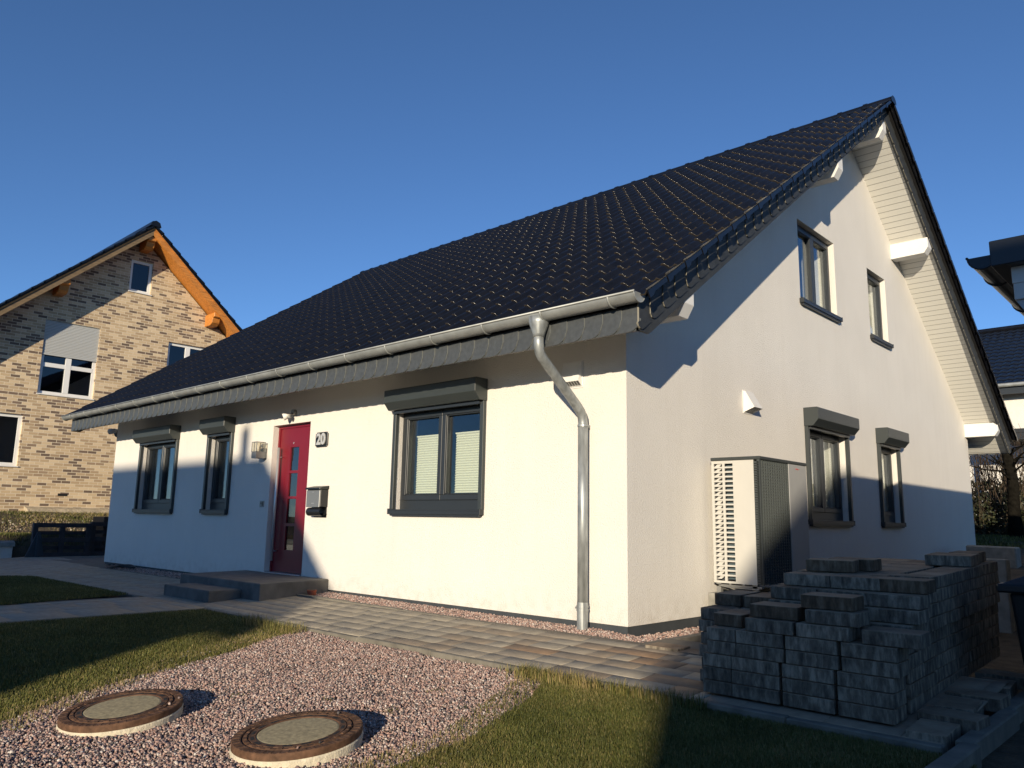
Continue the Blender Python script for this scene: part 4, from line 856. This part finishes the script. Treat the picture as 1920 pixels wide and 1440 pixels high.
for k in (6, 7):
    for j in range(5): block(1.95, -.78+j*.31, k, 'y', f'grey block, {ORD[k]} course, tall part side facing the heat pump, {ORD[j]} from the front')
block(2.13, -.66, 9, 'x', 'topmost brown block lying askew on the stack, in front', 9); block(2.20, -.44, 9, 'x', 'topmost brown block lying askew on the stack, behind', 4)
block(2.57, .46, 9, 'x', 'grey block on the far right top of the stack, nearer one', 4); block(2.55, .68, 9, 'x', 'grey block on the far right top of the stack, middle one', 2); block(2.56, 1.0, 9, 'y', 'grey block on the far right top of the stack, farthest one', 1)
# loose blocks around the stack
G2 = 'loose paving blocks lying around the stack'
for j, (xx, yy, rr, zo) in enumerate(((2.92, -1.46, 2, -.06), (2.95, -1.20, -4, -.035), (2.90, -.87, 3, -.045), (2.92, -.55, -2, -.04), (2.93, -.12, 5, -.045), (2.90, .25, -3, -.045))):
    block(xx, yy, 0, 'x' if j % 2 else 'y', f'loose grey block between the stack and the raised kerb, {ORD[j]} from the front', rr, G2, zo)
for j, (xx, yy) in enumerate(((.70, -.46), (.92, -.14), (1.02, .1), (1.14, -.2), (1.30, -.40), (.98, -.46), (1.25, .16))):
    block(xx, yy, 0, 'x', f'pale block laid beside the house corner, {ORD[j]} from the kerb', 0, 'blocks laid next to the house corner', -.045 if j else -.03)
# ------------------------------------------------------------------ pallets
def pallet(x, y0, L_, z0, H, lab):
    o = thing('pallet_bench' if 0 else 'wooden_pallet', lab, 'pallet', (x, y0+L_/2, z0), 'dark wooden pallets standing in front of the bank')
    for dx, n in ((0, 5), (.11, 3)):
        b = MB(); bw = .098
        for k in range(n):
            zz = z0+k*(H-bw)/(n-1); b.box(x+dx, x+dx+.022, y0, y0+L_, zz, zz+bw*(1 if n == 3 or k in (0, 2, 4) else .85))
        b.build('slats', PALLET, o, bevel=.003)
    for k, yy in enumerate((y0, y0+L_/2-.05, y0+L_-.10)):
        b = MB(); b.box(x+.023, x+.109, yy, yy+.10, z0, z0+H); b.build('bearer', PALLET, o)
    return o
pallet(-15.85, -.33, 1.22, -.20, .76, 'dark stained wooden pallet standing on edge, left of the two by the paved yard')
pallet(-15.95, .92, 1.22, -.20, .79, 'dark stained wooden pallet standing on edge, right one nearest the house corner')
b = MB(); b.prism([(-.46, -.2), (-.08, -.2), (-.2, .36), (-.26, .36)], -15.70, -15.66, lambda a, p, q: (a, p, q)); b.box(-15.72, -15.6, -.27, -.2, -.2, .3); tag(b.build('wooden_prop', mat('blue_wood', (.02, .035, .05), .6)), 'dark bluish wooden prop leaning at the left pallet end', 'wooden prop')
b = MB(); b.box(-16.6, -15.9, 1.2, 2.2, .45, .72); b.box(-16.5, -16, 1.25, 2.15, -.3, .45); tag(b.build('black_planter', BLACK, bevel=.01), 'black box standing behind the right pallet at the house corner', 'box')
b = MB(); b.box(-16.75, -16.45, -12, -.50, -.35, .02); o = thing('garden_wall', 'low white rendered garden wall with rounded pale cap at far left', 'garden wall', (-16.6, -3, -.3)); b.build('wall', STUCCO, o)
b = MB(); b.prism([(-16.80, .02), (-16.40, .02), (-16.42, .10), (-16.52, .145), (-16.68, .145), (-16.78, .10)], -12, -.47, lambda a, p, q: (p, a, q)); b.build('wall_cap', CONC, o)
# ------------------------------------------------------------------ brick house
bh = thing('brick_house', 'tan clinker brick house with exposed orange timber roof at left', 'house', (-25, 3.4, .8)); BXW = -21.0; by0, by1, bR = -1.4, 8.2, 3.39
zb_ = lambda y: 9.52-.89*abs(y-bR)
fB = lambda a, d, z: (BXW+d, a, z)
BW = [(.87, 2.38, 4.18, 6.37), (3.07, 3.76, 7.75, 8.80), (4.48, 5.92, 4.18, 6.35), (-.92, .60, 2.06, 3.52)]
b = MB(); wallgrid(b, by0, by1, .2, lambda a: zb_(a), BW, fB, .16, (bR,))
b.add([(BXW, by0, .2), (BXW, by0, zb_(by0)), (BXW-12, by0, zb_(by0)), (BXW-12, by0, .2)], [(0, 1, 2, 3)]); b.add([(BXW, by1, .2), (BXW, by1, zb_(by1)), (BXW-12, by1, zb_(by1)), (BXW-12, by1, .2)], [(0, 1, 2, 3)]); b.add([(BXW-12, by0, .2), (BXW-12, by1, .2), (BXW-12, bR, zb_(bR))], [(0, 1, 2)])
b.build('wall', BRICK, bh, fix=False)
b = MB(); b.add([(BXW-2.5, by0+.1, .3), (BXW-2.5, by1-.1, .3), (BXW-2.5, by1-.1, zb_(by1)-.2), (BXW-2.5, bR, zb_(bR)-.3), (BXW-2.5, by0+.1, zb_(by0)-.2)], [(0, 1, 2, 3, 4)]); b.build('inner_wall', DARK, bh)
XV = -20.28
def rfb(sg, s0, s1, z_off0, z_off1, x0, x1, m, name, extra_end=0.):
    b = MB(); f = (lambda y: y) if sg > 0 else (lambda y: 2*bR-y); yE_ = by0-.75
    b.add([(x, f(y), zb_(y)+z) for x in (x0, x1) for y, z in ((yE_, z_off0), (bR, z_off0), (bR, z_off1), (yE_, z_off1))], [(0, 1, 2, 3), (7, 6, 5, 4), (0, 4, 5, 1), (1, 5, 6, 2), (2, 6, 7, 3), (3, 7, 4, 0)])
    return b.build(name, m, bh)
for sg in (1, -1):
    rfb(sg, 0, 0, .219, .28, -33.5, XV+.03, mat('brick_house_batten', (.03, .022, .016), .8) if sg > 0 else TILE, 'roof_underlay')
    rfb(sg, 0, 0, -.03, .165, XV-.10, XV, WOODG if sg > 0 else WOODO, 'barge_board'); rfb(sg, 0, 0, .167, .217, XV-.02, XV+.02, WOODO, 'barge_trim'); rfb(sg, 0, 0, .06, .10, -33, XV-.11, WOODO, 'roof_boarding')
    b = MB(); f = (lambda y: y) if sg > 0 else (lambda y: 2*bR-y); yE_ = by0-.75; n = 19
    for k in range(n):
        ya = yE_+(bR-yE_)*k/n; yb_ = yE_+(bR-yE_)*(k+1)/n+.05
        b.add([(x, f(y), zb_(min(y, bR))+z) for x in (-33.5, XV+.08) for y, z in ((ya, .281), (yb_, .281), (yb_, .31), (ya, .36))], [(0, 1, 2, 3), (7, 6, 5, 4), (0, 4, 5, 1), (1, 5, 6, 2), (2, 6, 7, 3), (3, 7, 4, 0)])
    b.build('roof_tiles', TILE, bh)
b = MB(); b.prism([(bR-.17, zb_(bR)+.24), (bR+.17, zb_(bR)+.24), (bR+.12, zb_(bR)+.38), (bR, zb_(bR)+.43), (bR-.12, zb_(bR)+.38)], -33.5, XV+.11, lambda a, p, q: (a, p, q)); b.build('ridge_cap', TILE, bh)
for yy in (1.08, bR, 5.75):
    zt = zb_(yy)+(.04 if yy != bR else -.05); b = MB(); b.prism([(0, zt), (.66, zt), (.66, zt-.14), (.56, zt-.17), (.52, zt-.32), (.40, zt-.40), (0, zt-.40)], yy-.13, yy+.13, lambda a, d, z: (BXW+d, a, z)); b.build('purlin_end', WOODO, bh, bevel=.01)
def bwin(a0, a1, z0, z1, cols_, trans, cover, lab):
    b = MB(); d0, d1 = -.15, -.08
    def bx(p, q, r_, s_, e0=d0, e1=d1): b.box(p, q, e0, e1, r_, s_, fn=lambda a, d, z: fB(a, d, z))
    t_ = .09; bx(a0, a1, z0, z0+t_); bx(a0, a1, z1-t_, z1); bx(a0, a0+t_, z0+t_, z1-t_); bx(a1-t_, a1, z0+t_, z1-t_)
    for c in cols_: bx(c-.075, c+.075, z0+t_, z1-t_, d0, d1+.012)
    if trans: bx(a0+t_, a1-t_, trans-.06, trans+.06, d0, d1+.006)
    o = b.build('window', mat('white_upvc', (.72, .72, .70), .4), bh); o['label'] = lab
    b = MB(); b.box(a0+t_, a1-t_, -.13, -.12, z0+t_, z1-t_, fn=lambda a, d, z: fB(a, d, z)); b.build('pane', GLASSD, o)
    b = MB(); b.box(a0-.02, a1+.02, -.08, .04, z0-.03, z0-.001, fn=lambda a, d, z: fB(a, d, z)); b.build('window_sill', WHITE, o)
    if cover:
        b = MB(); n = 22; pr = []
        for k in range(2*n+1): zq = z1-(z1-cover)*k/(2*n); dd = -.045+(.012 if k % 2 else 0); pr += [fB(a0, dd, zq), fB(a1, dd, zq)]
        b.add(pr, [(2*k, 2*k+1, 2*k+3, 2*k+2) for k in range(2*n)]); b.box(a0, a1, -.06, -.03, cover-.04, cover, fn=lambda a, d, z: fB(a, d, z)); b.build('roller_shutter', SHUT, o, fix=False)
bwin(*BW[0], (1.62,), 5.05, 5.37, 'upper window with half-lowered grey shutter'); bwin(*BW[1], (), None, None, 'small attic window'); bwin(*BW[2], (5.16,), None, None, 'upper right window behind the white roof'); bwin(*BW[3], (), None, None, 'ground floor window at the left frame edge')
b = MB(); b.box(1.72, 1.98, -.02, .004, 1.27, 1.345, fn=lambda a, d, z: fB(a, d, z)); b.build('wall_opening', DARK, bh)
b = MB(); b.prism([(BXW+.001, .95), (BXW+.25, .90), (BXW+.62, .62), (BXW+.001, .5)], .9, 7.9, lambda a, p, q: (p, a, q)); tag(b.build('sand_heap', mat('sand', (.42, .35, .24), .95, noise=.25, nscale=5, bump=1, bscale=20, bdist=.03)), kind='structure')
# ------------------------------------------------------------------ carport to the right
cp = thing('carport', 'dark-edged flat roof carport with half-round gutter at the right edge', 'carport', (4, 4, -.4)); cy0 = .25
xg = 3.0; zg = 2.655
b = MB(); b.box(3.06, 9, cy0-.10, 9.2, 2.655, 2.845, fn=lambda x, y, z: (x+.0, y, z)); b.build('roof_edge', mat('dark_sheet', (.014, .018, .024), .4), cp, bevel=.006)
b = MB(); rg = .094; n = 12; yA, yB = cy0-.06, 9.2
ring = lambda y, r_: [(xg-r_*math.cos(math.pi*j/n), y, zg+.10-r_*math.sin(math.pi*j/n)) for j in range(n+1)]
b.add(ring(yA, rg)+ring(yB, rg), [(j, j+1, j+n+2, j+n+1) for j in range(n)]); b.add(ring(yA, rg), [tuple(range(n+1))]); b.tube([(p[0], p[1], p[2]) for p in ring(yA, rg)], .006, 6); b.tube([(xg-rg, yA-.01, zg+.10), (xg-rg, yB, zg+.10)], .010, 8)
for k in range(9): b.tube(ring(cy0+.45+k, rg+.004), .007, 6)
b.build('gutter', mat('dark_gutter', (.018, .022, .028), .35, metal=.3), cp, fix=False)
b = MB(); b.box(3.165, 9, cy0, 9.1, 2.53, 2.654); b.build('upper_cladding', LGREY, cp, bevel=.003)
b = MB(); b.box(3.17, 3.285, cy0+.003, 9.1, 2.41, 2.529); b.box(3.285, 9, cy0+.05, 9.1, 2.43, 2.529); b.build('lower_cladding', LGREY, cp, bevel=.003)
b = MB(); b.prism([(3.175, 2.409), (3.285, 2.409), (3.5, 2.409), (3.5, 2.25), (3.26, 2.25)], cy0+.02, 9.1, lambda a, p, q: (p, a, q)); b.build('bracket', MGREY, cp)
b = MB(); b.box(3.255, 3.45, cy0+.06, 9.0, -.5, 2.249); b.box(3.45, 9, cy0+.06, cy0+.2, -.5, 2.249); b.build('wall', MGREY, cp)
# bin
bx0, byc = 3.06, -.05
wb = thing('wheelie_bin', 'black wheelie bin with rounded lid at the right edge beside the stack', 'waste bin', (3.4, .1, -.4))
b = MB(); b.add([(x, y, z) for z, e in ((-.36, .06), (.40, 0)) for x, y in ((3.08+e, -.28+e), (3.62-e, -.28+e), (3.62-e, .42-e), (3.08+e, .42-e))], [(0, 1, 2, 3), (4, 5, 6, 7)]+[(i, (i+1) % 4, (i+1) % 4+4, i+4) for i in range(4)]); b.build('body', BLACK, wb, bevel=.02, seg=2)
b = MB(); b.box(3.02, 3.68, -.33, .47, .40, .455); b.build('rim', BLACK, wb, bevel=.012)
b = MB(); pr = [(3.05+.60*k/10, .456+.085*math.sin(math.pi*k/10)) for k in range(11)]; b.prism([(3.05, .45)]+pr+[(3.65, .45)], -.30, .44, lambda a, p, q: (p, a, q)); b.build('lid', mat('bin_lid', (.03, .035, .05), .3), wb, bevel=.008)
for yy in (-.2, .34): b = MB(); b.tube([(3.60, yy-.03, -.30), (3.60, yy+.03, -.30)], .10, 18); b.build('wheel', BLACK, wb)
# ------------------------------------------------------------------ houses behind
h3 = thing('rear_white_house', 'white house with dark tiled roof, glimpsed behind on the right', 'house', (0, 30, 0))
b = MB(); b.box(-12, 16, 30.6, 40, -.5, 6.3); b.build('wall', STUCCO, h3)
b = MB(); rw, rr = 34, .34
V = []
x0_, x1_, ya, yb_, za, zb2 = -12.5, 16.5, 29.9, 35.1, 6.55, 9.9
for r_ in range(16):
    for c in range(96):
        u0, u1 = x0_+(x1_-x0_)*c/96, x0_+(x1_-x0_)*(c+1)/96; t0, t1 = r_/16, (r_+1.05)/16
        P = lambda u, t_, h: (u, ya+(yb_-ya)*t_, za+(zb2-za)*t_+h)
        b.add([P(u0, t0, .05), P((u0+u1)/2, t0, .09), P(u1, t0, .05), P(u1, t1, .0), P((u0+u1)/2, t1, .04), P(u0, t1, .0), P(u0, t0, .0), P(u1, t0, .0)], [(0, 1, 4, 5), (1, 2, 3, 4), (6, 7, 2, 1, 0)])
b.build('roof_tiles', TILE, h3, fix=False)
b = MB(); b.add([(x0_, yb_, zb2), (x1_, yb_, zb2), (x1_, 41, 6.5), (x0_, 41, 6.5)], [(0, 1, 2, 3)]); b.add([(x0_, 29.9, 6.5), (x1_, 29.9, 6.5), (x1_, 30.6, 6.3), (x0_, 30.6, 6.3)], [(0, 1, 2, 3)]); b.build('roof_rear', TILE, h3, fix=False)
b = MB(); b.tube([(x0_, yb_, zb2+.05), (x1_, yb_, zb2+.05)], .13, 10); b.build('ridge_cap', TILE, h3)
b = MB(); b.tube([(x0_, 29.8, 6.5), (x1_, 29.8, 6.5)], .08, 10); b.build('gutter', ZINC, h3)
b = MB(); b.box(x0_+.3, x1_-.3, 29.92, 29.96, 6.15, 6.45); b.build('fascia', ANTH, h3)
b = MB(); b.box(-2.45, 3, 27.6, 30.59, 4.35, 4.50); [b.box(-2.45, 3, 27.6+.5*k, 27.7+.5*k, 4.10, 4.34) for k in range(6)]; b.box(-2.4, -2.25, 27.7, 27.85, -.3, 4.1); b.box(2.7, 2.85, 27.7, 27.85, -.3, 4.1); b.build('porch_roof', ANTH, h3)
def backhouse(name, lab, x0, x1, yr, zr, hw, slope, ov, wallx, chimney=None):
    o = thing(name, lab, 'house', ((x0+x1)/2, yr, -.4)); ze = zr-hw*slope
    b = MB(); k0, k1 = x0+ov, x1-ov; yw = hw-ov+.03
    b.add([(x, y, z) for x in (k0, k1) for y, z in ((yr-yw, -.6), (yr+yw, -.6), (yr+yw, ze+.1), (yr, zr-.2), (yr-yw, ze+.1))], [(0, 1, 2, 3, 4), (9, 8, 7, 6, 5)]+[(i, i+5, (i+1) % 5+5, (i+1) % 5) for i in range(5)]); b.build('wall', STUCCO, o)
    for sg in (1, -1):
        b = MB(); n = 16
        for k in range(n):
            t0, t1 = k/n, (k+1.04)/n; b.add([(x, yr+sg*hw*(1-t_), ze+(zr-ze)*t_+z) for x in (x0, x1) for t_, z in ((t0, .05), (t1, .01), (t1, -.12), (t0, -.12))], [(0, 1, 2, 3), (7, 6, 5, 4), (0, 4, 5, 1), (1, 5, 6, 2), (2, 6, 7, 3), (3, 7, 4, 0)])
        b.build('roof_tiles', TILE, o)
    b = MB(); m_ = 0
    for k in range(int((x1-x0-2)/2.6)):
        xa = x0+1.2+k*2.6
        for zz in ((.5, 1.8),) + (((3.1, 4.3),) if ze > 4.6 else ()): b.box(xa, xa+1.1, yr+yw, yr+yw+.02, zz[0], zz[1])
    b.build('windows', GLASSD, o)
    if chimney:
        cx, w_, zt = chimney; b = MB(); b.box(cx-w_/2, cx+w_/2, yr-.08, yr+.08, zr-.6, zt); b.build('chimney', BRICK, o)
    return o
backhouse('opposite_house', 'white house across the street, mirrored in the front windows', -4.0, 5.55, -22.3, 6.83, 4.75, .75, .38, 0, (4.95, .15, 7.33))
backhouse('opposite_house', 'white house across the street behind the photographer, to the right', 12.75, 26, -18.1, 7.06, 4.7, .50, .10, 0)
# hedge, tree, slab on the right
def twigbush(name, x0, x1, y0, y1, h0, h1, n, seed, label, cat, leafy=0):
    g = np.random.default_rng(seed); px = g.uniform(x0, x1, n); py = g.uniform(y0, y1, n); o = thing(name, label, cat, ((x0+x1)/2, (y0+y1)/2, .4))
    V = []; F = []; base = ground_z(px, py)
    for i in range(n):
        H = g.uniform(h0, h1); p = np.array([px[i], py[i], float(base[i])]); segs = [p]; d = np.array([g.normal(0, .16), g.normal(0, .16), 1.])
        for k in range(4): d = d+np.array([g.normal(0, .12), g.normal(0, .12), 0]); p = p+d/np.linalg.norm(d)*H/4; segs.append(p)
        br = [(segs, .011)]
        for k in (1, 2, 3, 3, 4, 2): q = segs[k]; e = q+np.array([g.normal(0, .22), g.normal(0, .22), g.uniform(.15, .5)]); br.append(([q, (q+e)/2+g.normal(0, .03, 3), e], .006))
        for sg, r_ in br:
            for a, b_ in zip(sg[:-1], sg[1:]):
                k = len(V); V += [a+(r_, 0, 0), a+(-r_*.5, r_, 0), a+(-r_*.5, -r_, 0), b_+(r_*.7, 0, 0), b_+(-r_*.35, r_*.7, 0), b_+(-r_*.35, -r_*.7, 0)]; F += [(k, k+1, k+4, k+3), (k+1, k+2, k+5, k+4), (k+2, k, k+3, k+5)]
    off = np.array([(x0+x1)/2, (y0+y1)/2, .4]); npmesh('twigs', np.array(V)-off, F, TWIGM, parent=o)
    if leafy:
        m = leafy; c = np.stack([g.uniform(x0, x1, m), g.uniform(y0, y1, m), g.beta(1.2, 1.6, m)*h0*.85+.35], -1); a = g.normal(size=(m, 3)); a /= np.linalg.norm(a, axis=1)[:, None]; q = np.cross(a, g.normal(size=(m, 3))); q /= np.linalg.norm(q, axis=1)[:, None]; s_ = g.uniform(.03, .06, m)[:, None]
        V = np.stack([c+a*s_, c+q*s_*.6, c-a*s_, c-q*s_*.6], 1)-off; npmesh('leaves', V.reshape(-1, 3), np.arange(4*m).reshape(m, 4), LEAFM, np.repeat(g.random(m), 4), parent=o)
twigbush('hedge', -3.4, 4.2, 17.2, 19.4, 1.7, 2.7, 420, 51, 'dark twiggy bare hedge behind the white house on the right', 'hedge', 22000)
tr = thing('bare_tree', 'dark tree trunk rising through the hedge on the right', 'tree', (0, 16.6, .4))
b = MB(); b.tube([(-.02, 16.6, .3), (-.04, 16.62, 1.2), (-.0, 16.6, 2.0), (-.08, 16.6, 2.7), (-.05, 16.6, 2.85)], [.20, .14, .125, .12, .08], 14); b.build('trunk', BARK, tr, smooth=True)
V = []; g = np.random.default_rng(5)
b = MB()
for k in range(12):
    a = g.uniform(0, 6.28); z_ = g.uniform(2.0, 2.8); r_ = g.uniform(.5, 1.3); p0 = Vector((0, 16.6, z_)); p1 = p0+Vector((math.cos(a)*r_*.5, math.sin(a)*r_*.5, g.uniform(.05, .3))); p2 = p1+Vector((math.cos(a+.3)*r_*.5, math.sin(a+.3)*r_*.5, g.uniform(.0, .25))); b.tube([p0, p1, p2], [.03, .018, .006], 6)
b.build('crown', BARK, tr)
b = MB(); b.box(.40, 1.16, 10.0, 10.4, .05, .52, fn=lambda x, y, z: (x, y+.1*x, z-.02*x)); tag(b.build('concrete_slab', CONC, bevel=.02), 'grey concrete slab lying on the grass behind the house, right side', 'slab')
b = MB(); b.box(1.95, 2.22, 4.0, 4.2, -.36, .47); tag(b.build('concrete_post', CONC, bevel=.01), 'grey concrete block standing behind the far end of the stack', 'block')
# wooded backdrop beyond the yard on the right
g = np.random.default_rng(8); m = 26000; c = np.stack([g.uniform(-14, 12, m), g.uniform(22, 25, m), .5+g.beta(1.2, 1.5, m)*1.9], -1); a = g.normal(size=(m, 3)); a /= np.linalg.norm(a, axis=1)[:, None]; q = np.cross(a, g.normal(size=(m, 3))); q /= np.linalg.norm(q, axis=1)[:, None]; s_ = g.uniform(.05, .11, m)[:, None]
tag(npmesh('shrubbery', np.stack([c+a*s_, c+q*s_*.6, c-a*s_, c-q*s_*.6], 1).reshape(-1, 3), np.arange(4*m).reshape(m, 4), LEAFM, np.repeat(g.random(m), 4)), 'dark undergrowth far behind the hedge on the right', 'shrubbery', kind='stuff')
